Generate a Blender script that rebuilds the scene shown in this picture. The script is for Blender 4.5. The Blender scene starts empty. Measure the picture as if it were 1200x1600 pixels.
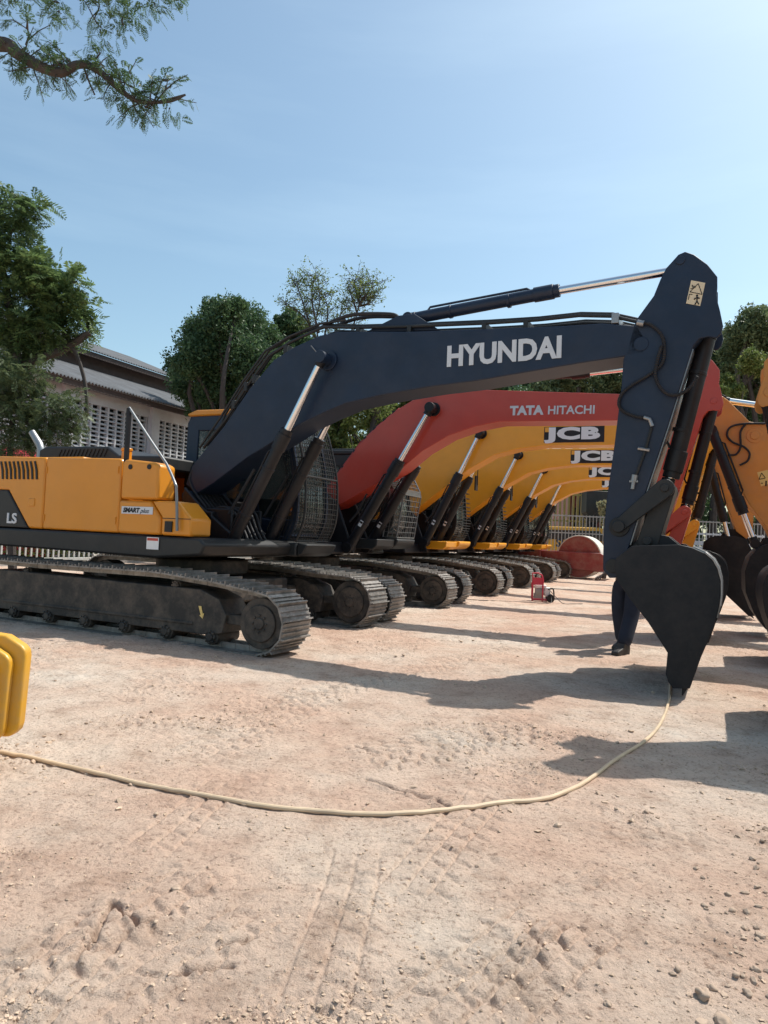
import bpy, bmesh, math, random
import numpy as np
from mathutils import Vector, Matrix
random.seed(7); RNG = np.random.RandomState(11)
S = bpy.context.scene
C = S.collection
PI = math.pi
# ------------------------------------------------------------------ camera
F = 1100.0; EYE = 1.45; PITCH = math.atan(38/F); ROLL = .045
cR = np.array([1, 0, 0.]); cF = np.array([0, math.cos(PITCH), math.sin(PITCH)]); cU = np.array([0, -math.sin(PITCH), math.cos(PITCH)])
vR = math.cos(ROLL)*cR + math.sin(ROLL)*cU
vU = -math.sin(ROLL)*cR + math.cos(ROLL)*cU
cam = bpy.data.objects.new('camera', bpy.data.cameras.new('camera')); C.objects.link(cam)
cam.matrix_world = Matrix(((vR[0], vU[0], -cF[0], 0), (vR[1], vU[1], -cF[1], 0), (vR[2], vU[2], -cF[2], EYE), (0, 0, 0, 1)))
cam.data.sensor_fit = 'VERTICAL'; cam.data.sensor_height = 24; cam.data.lens = 24*F/1600
cam.data.clip_end = 2000; cam.data.clip_start = .05
S.camera = cam
# ------------------------------------------------------------------ sky and sun
SUN_DIR = Vector((.56, .30, 1.0)).normalized()
elev = math.asin(SUN_DIR.z); azim = math.atan2(SUN_DIR.x, SUN_DIR.y)
W = bpy.data.worlds.new('World'); S.world = W; W.use_nodes = True
wn = W.node_tree.nodes; wl = W.node_tree.links
bg = wn['Background']; sky = wn.new('ShaderNodeTexSky'); sky.sky_type = 'NISHITA'; sky.sun_disc = False
sky.sun_elevation = elev; sky.sun_rotation = azim
sky.air_density = 1.1; sky.dust_density = 2.0; sky.ozone_density = 1.3; sky.altitude = 30
tc = wn.new('ShaderNodeTexCoord'); mp = wn.new('ShaderNodeMapping'); mp.inputs['Rotation'].default_value = (.15, -.28, .2)
mp.inputs['Scale'].default_value = (1.0, .8, 7.0)
nz = wn.new('ShaderNodeTexNoise'); nz.inputs['Scale'].default_value = 1.5; nz.inputs['Detail'].default_value = 5; nz.inputs['Roughness'].default_value = .55
cr = wn.new('ShaderNodeValToRGB'); cr.color_ramp.elements[0].position = .50; cr.color_ramp.elements[1].position = .85
cr.color_ramp.elements[1].color = (.10, .10, .10, 1)
mx = wn.new('ShaderNodeMix'); mx.data_type = 'RGBA'
mx.inputs['B'].default_value = (7.5, 8.2, 9.2, 1)
wl.new(tc.outputs['Generated'], mp.inputs['Vector']); wl.new(mp.outputs['Vector'], nz.inputs['Vector']); wl.new(nz.outputs['Fac'], cr.inputs['Fac'])
wl.new(cr.outputs['Color'], mx.inputs['Factor']); wl.new(sky.outputs['Color'], mx.inputs['A']); tint = wn.new('ShaderNodeMix'); tint.data_type = 'RGBA'; tint.blend_type = 'MULTIPLY'; tint.inputs['Factor'].default_value = 1; tint.inputs['B'].default_value = (.94, 1.04, .96, 1)
wl.new(mx.outputs['Result'], tint.inputs['A']); wl.new(tint.outputs['Result'], bg.inputs['Color'])
bg.inputs['Strength'].default_value = .15
sun = bpy.data.objects.new('sun', bpy.data.lights.new('sun', 'SUN')); C.objects.link(sun)
sun.data.energy = 4.2; sun.data.angle = math.radians(.5); sun.data.color = (1, .955, .88)
sun.rotation_euler = SUN_DIR.to_track_quat('Z', 'Y').to_euler()
S.view_settings.view_transform = 'Standard'; S.view_settings.look = 'None'; S.view_settings.gamma = 1; S.view_settings.exposure = .28
S.render.engine = 'CYCLES'; S.cycles.max_bounces = 6

# ------------------------------------------------------------------ measuring helpers
EYEV = np.array([0, 0, EYE])
def ray(x, y): return (x-600)/F*vR - (y-800)/F*vU + cF
def on_ground(x, y, z=0):
    d = ray(x, y); return EYEV + d*((z-EYE)/d[2])
def at(x, y, Y):
    d = ray(x, y); P = EYEV + d*(Y/d[1]); return Vector(P)
class Frame:                                       # a machine's own frame: s forward, t to its right, z up
    def __init__(s, O, deg):
        a = math.radians(deg); s.deg = deg; s.O = np.array([O[0], O[1], 0.]); s.u = np.array([math.cos(a), -math.sin(a), 0]); s.r = np.array([-math.sin(a), -math.cos(a), 0])
    def on(s, t, pts):
        out = []
        for x, y in pts:
            d = ray(x, y); k = ((s.O + t*s.r - EYEV)@s.r)/(d@s.r); P = EYEV + k*d; q = P - s.O
            out.append((float(q@s.u), float(q[2])))
        return out

# ------------------------------------------------------------------ materials
def mat(name, col, rough=.5, metal=0., var=.12, vscale=3., dirt=None, dirt_amt=0., dscale=2.5, bump=0., bscale=60., coat=0., spec=.5):
    m = bpy.data.materials.new(name); m.use_nodes = True
    n = m.node_tree.nodes; l = m.node_tree.links; b = n['Principled BSDF']
    b.inputs['Roughness'].default_value = rough; b.inputs['Metallic'].default_value = metal
    b.inputs['Specular IOR Level'].default_value = spec
    if coat: b.inputs['Coat Weight'].default_value = coat; b.inputs['Coat Roughness'].default_value = .15
    t = n.new('ShaderNodeTexCoord')
    z = n.new('ShaderNodeTexNoise'); z.inputs['Scale'].default_value = vscale; z.inputs['Detail'].default_value = 6; z.inputs['Roughness'].default_value = .6
    l.new(t.outputs['Object'], z.inputs['Vector'])
    r = n.new('ShaderNodeValToRGB'); r.color_ramp.elements[0].position = .3; r.color_ramp.elements[1].position = .7
    r.color_ramp.elements[0].color = tuple(c*(1-var) for c in col)+(1,); r.color_ramp.elements[1].color = tuple(min(1, c*(1+var)) for c in col)+(1,)
    l.new(z.outputs['Fac'], r.inputs['Fac']); out = r.outputs['Color']
    if dirt:
        z2 = n.new('ShaderNodeTexNoise'); z2.inputs['Scale'].default_value = dscale; z2.inputs['Detail'].default_value = 9; z2.inputs['Roughness'].default_value = .72
        l.new(t.outputs['Object'], z2.inputs['Vector'])
        r2 = n.new('ShaderNodeValToRGB'); r2.color_ramp.elements[0].position = .42; r2.color_ramp.elements[1].position = .72
        r2.color_ramp.elements[0].color = (0, 0, 0, 1); r2.color_ramp.elements[1].color = (dirt_amt,)*3+(1,)
        l.new(z2.outputs['Fac'], r2.inputs['Fac'])
        k = n.new('ShaderNodeMix'); k.data_type = 'RGBA'; k.inputs['B'].default_value = tuple(dirt)+(1,)
        l.new(r2.outputs['Color'], k.inputs['Factor']); l.new(out, k.inputs['A']); out = k.outputs['Result']
        a = n.new('ShaderNodeMath'); a.operation = 'MULTIPLY_ADD'; a.inputs[1].default_value = .4; a.inputs[2].default_value = rough; a.use_clamp = True
        l.new(r2.outputs['Color'], a.inputs[0]); l.new(a.outputs[0], b.inputs['Roughness'])
    l.new(out, b.inputs['Base Color'])
    if bump:
        z3 = n.new('ShaderNodeTexNoise'); z3.inputs['Scale'].default_value = bscale; z3.inputs['Detail'].default_value = 5
        l.new(t.outputs['Object'], z3.inputs['Vector'])
        bp = n.new('ShaderNodeBump'); bp.inputs['Strength'].default_value = bump; bp.inputs['Distance'].default_value = .01
        l.new(z3.outputs['Fac'], bp.inputs['Height']); l.new(bp.outputs['Normal'], b.inputs['Normal'])
    return m
DUST = (.36, .28, .21)
NAVY = mat('navy_paint', (.0085, .020, .046), .45, dirt=DUST, dirt_amt=.035, bump=.06, bscale=60, var=.15, spec=.4)
GRAPH = mat('graphite_paint', (.016, .018, .020), .5, dirt=DUST, dirt_amt=.05, spec=.4)
YEL = mat('orange_yellow_paint', (.68, .255, .012), .38, var=.04, dirt=DUST, dirt_amt=.05, coat=.2)
JCBY = mat('yellow_paint', (.82, .34, .011), .36, var=.04, dirt=DUST, dirt_amt=.05, coat=.2)
BOXY = mat('chrome_yellow_paint', (.66, .33, .015), .4, var=.05, dirt=DUST, dirt_amt=.35, dscale=5, coat=.1)
OLDY = mat('ochre_paint', (.66, .27, .05), .5, var=.08, dirt=DUST, dirt_amt=.3)
RED = mat('orange_red_paint', (.50, .050, .028), .38, var=.05, dirt=DUST, dirt_amt=.06, coat=.2)
PINK = mat('raspberry_paint', (.55, .03, .07), .4, var=.08, dirt=DUST, dirt_amt=.3)
MAROON = mat('maroon_paint', (.24, .035, .035), .45, dirt=DUST, dirt_amt=.4)
BLACK = mat('black_paint', (.010, .010, .013), .45, dirt=DUST, dirt_amt=.03, dscale=4, spec=.35)
RUBBER = mat('black_rubber', (.012, .012, .015), .65, dirt=DUST, dirt_amt=.05, dscale=6)
BKT = mat('bucket_steel', (.011, .013, .017), .55, dirt=DUST, dirt_amt=.05, dscale=3, bump=.1, bscale=40, spec=.3)
SHOE = mat('worn_track_steel', (.27, .25, .23), .42, metal=.4, var=.35, vscale=8, dirt=(.10, .085, .07), dirt_amt=.6, dscale=5, bump=.4, bscale=30)
UNDER = mat('undercarriage_steel', (.020, .019, .018), .6, dirt=DUST, dirt_amt=.34, dscale=4, bump=.3, bscale=30)
CHROME = mat('chrome_rod', (.75, .75, .76), .13, metal=1., var=.02)
STEEL = mat('zinc_steel', (.34, .34, .34), .45, metal=.8, var=.1)
TUBE = mat('grey_tube', (.20, .21, .22), .35, metal=.5, var=.08)
WHITE = mat('white_decal', (.78, .78, .78), .5, var=.03)
SILV = mat('silver_decal', (.62, .64, .67), .4, var=.03)
DECALY = mat('label_yellow', (.80, .58, .20), .5, var=.04)
CREAM = mat('label_cream', (.74, .62, .42), .5, var=.04)
HOSE = mat('beige_hose', (.66, .50, .33), .45, var=.12, vscale=8, dirt=DUST, dirt_amt=.4)
WALL = mat('white_wall_paint', (.56, .58, .61), .85, var=.08, vscale=1.2, dirt=(.30, .28, .25), dirt_amt=.35, dscale=.8)
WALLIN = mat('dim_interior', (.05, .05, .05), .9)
ROOF = mat('grey_roof_sheet', (.16, .165, .175), .8, var=.2, vscale=1.5, dirt=(.10, .095, .09), dirt_amt=.6, dscale=1)
RUSTW = mat('dark_fascia', (.07, .05, .045), .8, var=.2)
FENCE = mat('fence_paint', (.42, .43, .42), .6, var=.15, dirt=DUST, dirt_amt=.4)
BARK = mat('bark', (.060, .050, .045), .9, var=.3, vscale=6, bump=.5, bscale=15)
GREYC = mat('grey_concrete', (.34, .32, .30), .9, var=.15, dirt=DUST, dirt_amt=.4)
JEAN = mat('blue_denim', (.016, .022, .040), .85, var=.15, vscale=8, bump=.2, bscale=80)
SHIRT = mat('dark_shirt', (.045, .05, .06), .85)
SKIN = mat('skin', (.13, .07, .045), .55)
SHOEB = mat('black_boot', (.015, .014, .014), .6, dirt=DUST, dirt_amt=.3)
STONE = mat('dusty_stone', (.42, .31, .23), .95, var=.25, vscale=9, bump=.5, bscale=40)
DRUMW = mat('drum_steel', (.66, .62, .56), .5, var=.1, dirt=DUST, dirt_amt=.4)
SOIL2 = mat('sandy_heap', (.52, .45, .33), .95, var=.2, vscale=6, bump=.5, bscale=30)
def glass_mat(name, col, alpha):
    m = bpy.data.materials.new(name); m.use_nodes = True; n = m.node_tree.nodes; l = m.node_tree.links
    b = n['Principled BSDF']; b.inputs['Base Color'].default_value = (*col, 1); b.inputs['Roughness'].default_value = .08
    nz = n.new('ShaderNodeTexNoise'); nz.inputs['Scale'].default_value = 4; nz.inputs['Detail'].default_value = 6
    mr = n.new('ShaderNodeMapRange'); mr.inputs['To Min'].default_value = alpha-.12; mr.inputs['To Max'].default_value = alpha+.15
    t = n.new('ShaderNodeTexCoord'); l.new(t.outputs['Object'], nz.inputs['Vector']); l.new(nz.outputs['Fac'], mr.inputs['Value'])
    tr = n.new('ShaderNodeBsdfTransparent'); mxs = n.new('ShaderNodeMixShader'); l.new(mr.outputs['Result'], mxs.inputs['Fac'])
    l.new(tr.outputs[0], mxs.inputs[1]); l.new(b.outputs[0], mxs.inputs[2]); l.new(mxs.outputs[0], n['Material Output'].inputs['Surface'])
    return m
GLASS = glass_mat('cab_glass', (.06, .075, .075), .50)
def leaf_mat(name, c1, c2, c3, trans=.35):
    m = bpy.data.materials.new(name); m.use_nodes = True; n = m.node_tree.nodes; l = m.node_tree.links
    g = n.new('ShaderNodeNewGeometry'); r = n.new('ShaderNodeValToRGB')
    e = r.color_ramp.elements; e[0].color = (*c1, 1); e[1].color = (*c3, 1); k = e.new(.55); k.color = (*c2, 1)
    nz = n.new('ShaderNodeTexNoise'); nz.inputs['Scale'].default_value = .9; nz.inputs['Detail'].default_value = 3
    t = n.new('ShaderNodeTexCoord'); l.new(t.outputs['Object'], nz.inputs['Vector'])
    a = n.new('ShaderNodeMath'); a.operation = 'MULTIPLY_ADD'; a.inputs[1].default_value = .55
    l.new(g.outputs['Random Per Island'], a.inputs[0])
    a2 = n.new('ShaderNodeMath'); a2.operation = 'MULTIPLY'; a2.inputs[1].default_value = .6
    l.new(nz.outputs['Fac'], a2.inputs[0]); l.new(a2.outputs[0], a.inputs[2]); l.new(a.outputs[0], r.inputs['Fac'])
    b = n['Principled BSDF']; b.inputs['Roughness'].default_value = .5; b.inputs['Specular IOR Level'].default_value = .35
    l.new(r.outputs['Color'], b.inputs['Base Color'])
    tl = n.new('ShaderNodeBsdfTranslucent'); l.new(r.outputs['Color'], tl.inputs['Color'])
    mxs = n.new('ShaderNodeMixShader'); mxs.inputs['Fac'].default_value = trans
    l.new(b.outputs[0], mxs.inputs[1]); l.new(tl.outputs[0], mxs.inputs[2]); l.new(mxs.outputs[0], n['Material Output'].inputs['Surface'])
    return m
LEAF_F = leaf_mat('feathery_leaf', (.052, .092, .048), (.095, .155, .06), (.22, .30, .10), .5)
LEAF_D = leaf_mat('dark_leaf', (.034, .072, .040), (.066, .125, .056), (.14, .21, .08), .4)
LEAF_L = leaf_mat('light_leaf', (.06, .10, .025), (.14, .19, .05), (.30, .32, .13), .45)
LEAF_G = leaf_mat('grey_green_leaf', (.05, .08, .042), (.10, .14, .065), (.20, .24, .11), .35)
LEAF_Y = leaf_mat('sparse_leaf', (.08, .13, .03), (.14, .20, .05), (.26, .32, .09), .45)

# ------------------------------------------------------------------ mesh helpers
class MB:
    def __init__(s): s.v = []; s.f = []
    def add(s, vs, fs):
        o = len(s.v); s.v += [tuple(p) for p in vs]; s.f += [tuple(i+o for i in f) for f in fs]; return s
    def box(s, x0, x1, y0, y1, z0, z1, M=None):
        vs = [(x, y, z) for x in (x0, x1) for y in (y0, y1) for z in (z0, z1)]
        if M is not None: vs = [M@Vector(p) for p in vs]
        return s.add(vs, [(0, 1, 3, 2), (4, 6, 7, 5), (0, 4, 5, 1), (2, 3, 7, 6), (0, 2, 6, 4), (1, 5, 7, 3)])
    def prism(s, pts, y0, y1, y0b=None, y1b=None):           # outline in (x,z) swept across y
        n = len(pts); A = sum(pts[i][0]*pts[(i+1) % n][1]-pts[(i+1) % n][0]*pts[i][1] for i in range(n))
        if A < 0: pts = pts[::-1]
        vs = [(p[0], y0, p[1]) for p in pts]+[(p[0], y1, p[1]) for p in pts]
        fs = [tuple(range(n)), tuple(range(2*n-1, n-1, -1))]+[(i, i+n, (i+1) % n+n, (i+1) % n) for i in range(n)]
        return s.add(vs, fs)
    def sweep(s, pts, y0, y1, th):                           # a curved plate of thickness th following an open line in (x,z)
        n = len(pts); inn = []
        for i in range(n):
            a = Vector(pts[max(i-1, 0)]); b = Vector(pts[min(i+1, n-1)]); d = (b-a).normalized(); nn = Vector((-d.y, d.x)); inn.append((pts[i][0]+nn.x*th, pts[i][1]+nn.y*th))
        return s.prism(list(pts)+inn[::-1], y0, y1)
    def cyl(s, a, b, r, n=16, r2=None):
        a = Vector(a); b = Vector(b); d = (b-a).normalized(); x = d.orthogonal().normalized(); y = d.cross(x); r2 = r if r2 is None else r2
        vs = [a+(x*math.cos(2*PI*i/n)+y*math.sin(2*PI*i/n))*r for i in range(n)]+[b+(x*math.cos(2*PI*i/n)+y*math.sin(2*PI*i/n))*r2 for i in range(n)]
        fs = [(i, (i+1) % n, (i+1) % n+n, i+n) for i in range(n)]+[tuple(range(n-1, -1, -1)), tuple(range(n, 2*n))]
        return s.add(vs, fs)
    def tube(s, pts, r, n=8, rs=None):
        P = [Vector(p) for p in pts]; m = len(P); x = None; vs = []
        for i in range(m):
            d = (P[min(i+1, m-1)]-P[max(i-1, 0)]).normalized()
            if d.length == 0: d = Vector((0, 0, 1))
            x = d.orthogonal().normalized() if x is None else (x-d*x.dot(d)).normalized()
            y = d.cross(x); q = rs[i] if rs else r
            vs += [P[i]+(x*math.cos(2*PI*k/n)+y*math.sin(2*PI*k/n))*q for k in range(n)]
        fs = [(i*n+k, i*n+(k+1) % n, (i+1)*n+(k+1) % n, (i+1)*n+k) for i in range(m-1) for k in range(n)]
        fs += [tuple(range(n-1, -1, -1)), tuple(range((m-1)*n, m*n))]
        return s.add(vs, fs)
    def disc(s, x, z, y0, y1, r, n=28): return s.cyl((x, y0, z), (x, y1, z), r, n)
    def build(s, name, m, parent=None, bevel=0, smooth=35, seg=2):
        me = bpy.data.meshes.new(name); me.from_pydata(s.v, [], s.f); me.validate(); me.update()
        bm = bmesh.new(); bm.from_mesh(me); bmesh.ops.recalc_face_normals(bm, faces=bm.faces[:]); bm.to_mesh(me); bm.free()
        if smooth:
            me.shade_smooth(); me.set_sharp_from_angle(angle=math.radians(smooth))
        me.materials.append(m); o = bpy.data.objects.new(name, me); C.objects.link(o); o.parent = parent
        if bevel:
            b = o.modifiers.new('bevel', 'BEVEL'); b.width = bevel; b.segments = seg; b.limit_method = 'ANGLE'; b.angle_limit = math.radians(35); b.harden_normals = False
        return o
def smoothline(pts, k=6, closed=False):                      # Catmull-Rom through points of any dimension
    P = [np.array(p, float) for p in pts]; n = len(P); out = []
    R_ = range(n) if closed else range(n-1)
    for i in R_:
        a = P[(i-1) % n] if closed or i > 0 else P[0]; b = P[i]; c = P[(i+1) % n]; d = P[(i+2) % n] if closed or i+2 < n else P[-1]
        for j in range(k):
            t = j/k; out.append(.5*((2*b)+(-a+c)*t+(2*a-5*b+4*c-d)*t*t+(-a+3*b-3*c+d)*t**3))
    if not closed: out.append(P[-1])
    return [tuple(float(q) for q in p) for p in out]
def thing(name, label, cat, loc=(0, 0, 0), rz=0, group=None):
    o = bpy.data.objects.new(name, None); C.objects.link(o); o.location = loc; o.rotation_euler = (0, 0, rz); o.empty_display_size = .2
    o['label'] = label; o['category'] = cat
    if group: o['group'] = group
    return o
def tag(o, label=None, cat=None, group=None, kind=None):
    if label: o['label'] = label
    if cat: o['category'] = cat
    if group: o['group'] = group
    if kind: o['kind'] = kind
    return o
def copy_tree(o, parent=None):
    kids = list(o.children); c = o.copy(); C.objects.link(c)
    if parent: c.parent = parent
    for k in kids: copy_tree(k, c)
    return c
def text(name, s, m, parent, loc, size, sx=1., bold=0., rot=0., depth=.006, rz=0, align='LEFT', shear=0., gap=1.):
    cu = bpy.data.curves.new(name, 'FONT'); cu.body = s; cu.size = size; cu.offset = bold; cu.extrude = depth; cu.align_x = align; cu.shear = shear; cu.space_character = gap; cu.resolution_u = 3
    o = bpy.data.objects.new(name, cu); C.objects.link(o)
    me = bpy.data.meshes.new_from_object(o); bpy.data.objects.remove(o)
    me.materials.clear(); me.materials.append(m)
    o = bpy.data.objects.new(name, me); C.objects.link(o); o.parent = parent; o.location = loc
    o.rotation_euler = (PI/2, -rot, rz); o.scale = (sx, 1, 1)
    return o

# ------------------------------------------------------------------ the ground
def _h(ix, iy, seed):
    h = (ix.astype(np.int64)*374761393 + iy.astype(np.int64)*668265263 + seed*982451653) & 0xffffffff
    h = ((h ^ (h >> 13))*1274126177) & 0xffffffff; h = (h ^ (h >> 16)); return (h & 0xffff)/65535.0
def vnoise(x, y, s, seed):
    x = x/s; y = y/s; ix = np.floor(x); iy = np.floor(y); fx = x-ix; fy = y-iy; fx = fx*fx*(3-2*fx); fy = fy*fy*(3-2*fy)
    a = _h(ix, iy, seed); b = _h(ix+1, iy, seed); c = _h(ix, iy+1, seed); d = _h(ix+1, iy+1, seed)
    return (a+(b-a)*fx)*(1-fy)+(c+(d-c)*fx)*fy
def sstep(a, b, x):
    t = np.clip((x-a)/(b-a), 0, 1); return t*t*(3-2*t)
def clods(x, y, s, seed):                                    # rounded lumps, one per jittered cell
    ix = np.floor(x/s); iy = np.floor(y/s); best = np.zeros_like(x)
    for dx in (-1, 0, 1):
        for dy in (-1, 0, 1):
            jx = ix+dx; jy = iy+dy
            px = (jx+_h(jx, jy, seed))*s; py = (jy+_h(jx, jy, seed+1))*s; rr = s*(.12+.42*_h(jx, jy, seed+2)**2)
            q = 1-((x-px)**2+(y-py)**2)/(rr*rr); best = np.maximum(best, np.where(q > 0, np.sqrt(np.maximum(q, 0))*rr/s, 0))
    return best
TREADS = []
for (ax, ay), (bx, by), w, dep in (((-40, 1560), (330, 1360), .34, .010), ((120, 1610), (420, 1420), .30, .008), ((560, 1185), (850, 1135), .60, .014), ((640, 1600), (860, 1430), .36, .011), ((860, 1250), (1120, 1330), .4, .006), ((230, 1330), (360, 1220), .35, .007), ((420, 1100), (800, 1010), .5, .012), ((300, 1180), (520, 1080), .5, .009), ((760, 1490), (1000, 1350), .3, .006), ((-20, 1640), (170, 1440), .34, .009), ((480, 1610), (560, 1330), .34, .006), ((620, 1400), (760, 1240), .4, .008), ((740, 1610), (940, 1440), .3, .008), ((900, 1400), (1190, 1500), .4, .006), ((1130, 1010), (1080, 960), .5, .012)):
    TREADS.append((on_ground(ax, ay), on_ground(bx, by), w, dep))
CRACKS = [[(575, 1218), (605, 1228), (640, 1240), (680, 1248), (702, 1262)], [(555, 1165), (590, 1176)], [(120, 1500), (150, 1460), (175, 1412), (215, 1448), (262, 1430)], [(280, 1524), (320, 1520), (360, 1512)], [(345, 1480), (385, 1478), (398, 1472)]]
CRACKS = [[on_ground(*p) for p in c] for c in CRACKS]
def rough_mask(x, y):
    m = sstep(.50, .72, .6*vnoise(x, y, .9, 31)+.4*vnoise(x, y, .35, 32))
    m = np.maximum(m, sstep(1.0, 2.2, x-.15*y-.1)*sstep(7.5, 5.5, y)*.75*sstep(.3, .6, vnoise(x, y, .5, 35)))
    return m
def height(x, y):
    near = 1-sstep(12, 30, y)
    h = .035*(vnoise(x, y, 2.7, 1)-.5)+.016*(vnoise(x, y, .8, 2)-.5)+.010*(vnoise(x+.3*y, y, .25, 3)-.5)+.008*(vnoise(x, y, .10, 4)-.5)
    rm = rough_mask(x, y)
    h += near*(.002+.011*rm)*(vnoise(x, y, .035, 5)-.5)+near*(.0014+.006*rm)*(vnoise(x, y, .014, 6)-.5)
    h += near*rm*(.009*np.maximum(vnoise(x, y, .020, 15)-.55, 0)*2+.016*np.maximum(vnoise(x+.4*y, y, .045, 16)-.58, 0)*2)+near*sstep(.55, .8, vnoise(x, y, .6, 36))*.012*clods(x, y, .06, 47)
    h += near*.010*(vnoise(x, y, .055, 17)-.5)*sstep(.35, .65, vnoise(x, y, .45, 18))
    h += near*.006*(1-np.abs(2*vnoise(x*.6+.5*y, y*1.7-.3*x, .30, 8)-1))**6
    h -= .045*np.exp(-(((x-2.75)/.7)**2+((y-7.3)/.5)**2))
    for a, b, w, dep in TREADS:
        d = (b-a)[:2]; L = np.hypot(*d); d = d/L; nx, ny = -d[1], d[0]
        u = (x-a[0])*d[0]+(y-a[1])*d[1]; v = (x-a[0])*nx+(y-a[1])*ny
        wob = .02*(vnoise(x, y, .3, 9)-.5)
        m = sstep(-.1, .15, u)*(1-sstep(L-.15, L+.1, u))*(1-sstep(w*.42, w*.55, np.abs(v)))*sstep(.10, .30, vnoise(x, y, .35, 12))
        row = np.floor((v+wob)/.105); fu = np.mod((u+wob)/.15+.5*row+.25*np.abs(v)/.1, 1); fv = np.mod((v+wob)/.105, 1)
        blk = sstep(.02, .17, np.minimum(fu, 1-fu))*sstep(.02, .13, np.minimum(fv, 1-fv))
        h += near*m*dep*1.6*(blk-.5)*(.8+.4*vnoise(x, y, .12, 13))
    for c in CRACKS:
        for i in range(len(c)-1):
            a = c[i][:2]; b = c[i+1][:2]; d = b-a; L2 = d@d
            t = np.clip(((x-a[0])*d[0]+(y-a[1])*d[1])/L2, 0, 1); dist = np.hypot(x-a[0]-t*d[0]+.02*(vnoise(x, y, .05, 21)-.5), y-a[1]-t*d[1]+.02*(vnoise(x, y, .05, 22)-.5))
            h -= .040*np.exp(-(dist/.011)**2); h += .006*np.exp(-((dist-.035)/.02)**2)
    return h
ny_, nx_ = 1250, 880
ys = 1.35*np.exp(np.linspace(0, math.log(52/1.35), ny_)); ks = np.linspace(-.80, .95, nx_)
Y2 = np.repeat(ys, nx_); X2 = np.tile(ks, ny_)*Y2
Z2 = height(X2, Y2)
kk = np.tile(ks, ny_); edge = np.minimum(np.minimum(sstep(-.80, -.78, kk), sstep(.95, .93, kk)), np.minimum(sstep(1.35, 1.42, Y2), sstep(52, 49, Y2)))
Z2 = Z2*edge-.075*(1-edge)
me = bpy.data.meshes.new('ground'); nv = ny_*nx_; me.vertices.add(nv); me.vertices.foreach_set('co', np.stack([X2, Y2, Z2], 1).ravel())
i0 = (np.arange(ny_-1)[:, None]*nx_+np.arange(nx_-1)[None, :]).ravel(); quads = np.stack([i0, i0+1, i0+nx_+1, i0+nx_], 1)
nf = len(quads); me.loops.add(nf*4); me.loops.foreach_set('vertex_index', quads.ravel().astype(np.int32)); me.polygons.add(nf)
me.polygons.foreach_set('loop_start', (np.arange(nf)*4).astype(np.int32)); me.update(); me.validate(); me.shade_smooth()
def ground_mat():
    m = bpy.data.materials.new('dry_clay_ground'); m.use_nodes = True; n = m.node_tree.nodes; l = m.node_tree.links; b = n['Principled BSDF']
    b.inputs['Roughness'].default_value = .95; b.inputs['Specular IOR Level'].default_value = .15
    g = n.new('ShaderNodeNewGeometry')
    def noise(sc, det, ro=.6):
        z = n.new('ShaderNodeTexNoise'); z.inputs['Scale'].default_value = sc; z.inputs['Detail'].default_value = det; z.inputs['Roughness'].default_value = ro; l.new(g.outputs['Position'], z.inputs['Vector']); return z
    def ramp(src, stops):
        r = n.new('ShaderNodeValToRGB'); e = r.color_ramp.elements
        e[0].position = stops[0][0]; e[0].color = (*stops[0][1], 1); e[1].position = stops[-1][0]; e[1].color = (*stops[-1][1], 1)
        for p, c in stops[1:-1]: k = e.new(p); k.color = (*c, 1)
        l.new(src, r.inputs['Fac']); return r
    r1 = ramp(noise(.55, 5).outputs['Fac'], [(.3, (.51, .335, .25)), (.44, (.54, .385, .295)), (.58, (.575, .455, .365)), (.72, (.63, .545, .46))])
    r2 = ramp(noise(3.2, 8, .7).outputs['Fac'], [(.3, (.70, .66, .63)), (.47, (.97, .97, .97)), (.7, (1.12, 1.13, 1.13))])
    r3 = ramp(noise(38, 6, .75).outputs['Fac'], [(.36, (.52, .48, .46)), (.45, (.96, .96, .96)), (.7, (1.08, 1.08, 1.08))])
    def mul(a, c):
        k = n.new('ShaderNodeMix'); k.data_type = 'RGBA'; k.blend_type = 'MULTIPLY'; k.inputs['Factor'].default_value = 1; l.new(a, k.inputs['A']); l.new(c, k.inputs['B']); return k.outputs['Result']
    l.new(mul(mul(r1.outputs['Color'], r2.outputs['Color']), r3.outputs['Color']), b.inputs['Base Color'])
    n1 = noise(55, 10, .75); n2 = noise(9, 8, .65)
    ad = n.new('ShaderNodeMath'); ad.operation = 'MULTIPLY_ADD'; ad.inputs[1].default_value = 2.2; l.new(n2.outputs['Fac'], ad.inputs[0]); l.new(n1.outputs['Fac'], ad.inputs[2])
    bp = n.new('ShaderNodeBump'); bp.inputs['Strength'].default_value = .9; bp.inputs['Distance'].default_value = .018
    l.new(ad.outputs[0], bp.inputs['Height']); l.new(bp.outputs['Normal'], b.inputs['Normal'])
    return m
GROUND = ground_mat(); me.materials.append(GROUND)
g = bpy.data.objects.new('ground', me); C.objects.link(g); g['kind'] = 'structure'
o = MB().add([(-300, -300, -.08), (300, -300, -.08), (300, 600, -.08), (-300, 600, -.08)], [(0, 1, 2, 3)]).build('ground', GROUND, smooth=0); o['kind'] = 'structure'
def hz(x, y): return float(height(np.array([float(x)]), np.array([float(y)]))[0])

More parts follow.
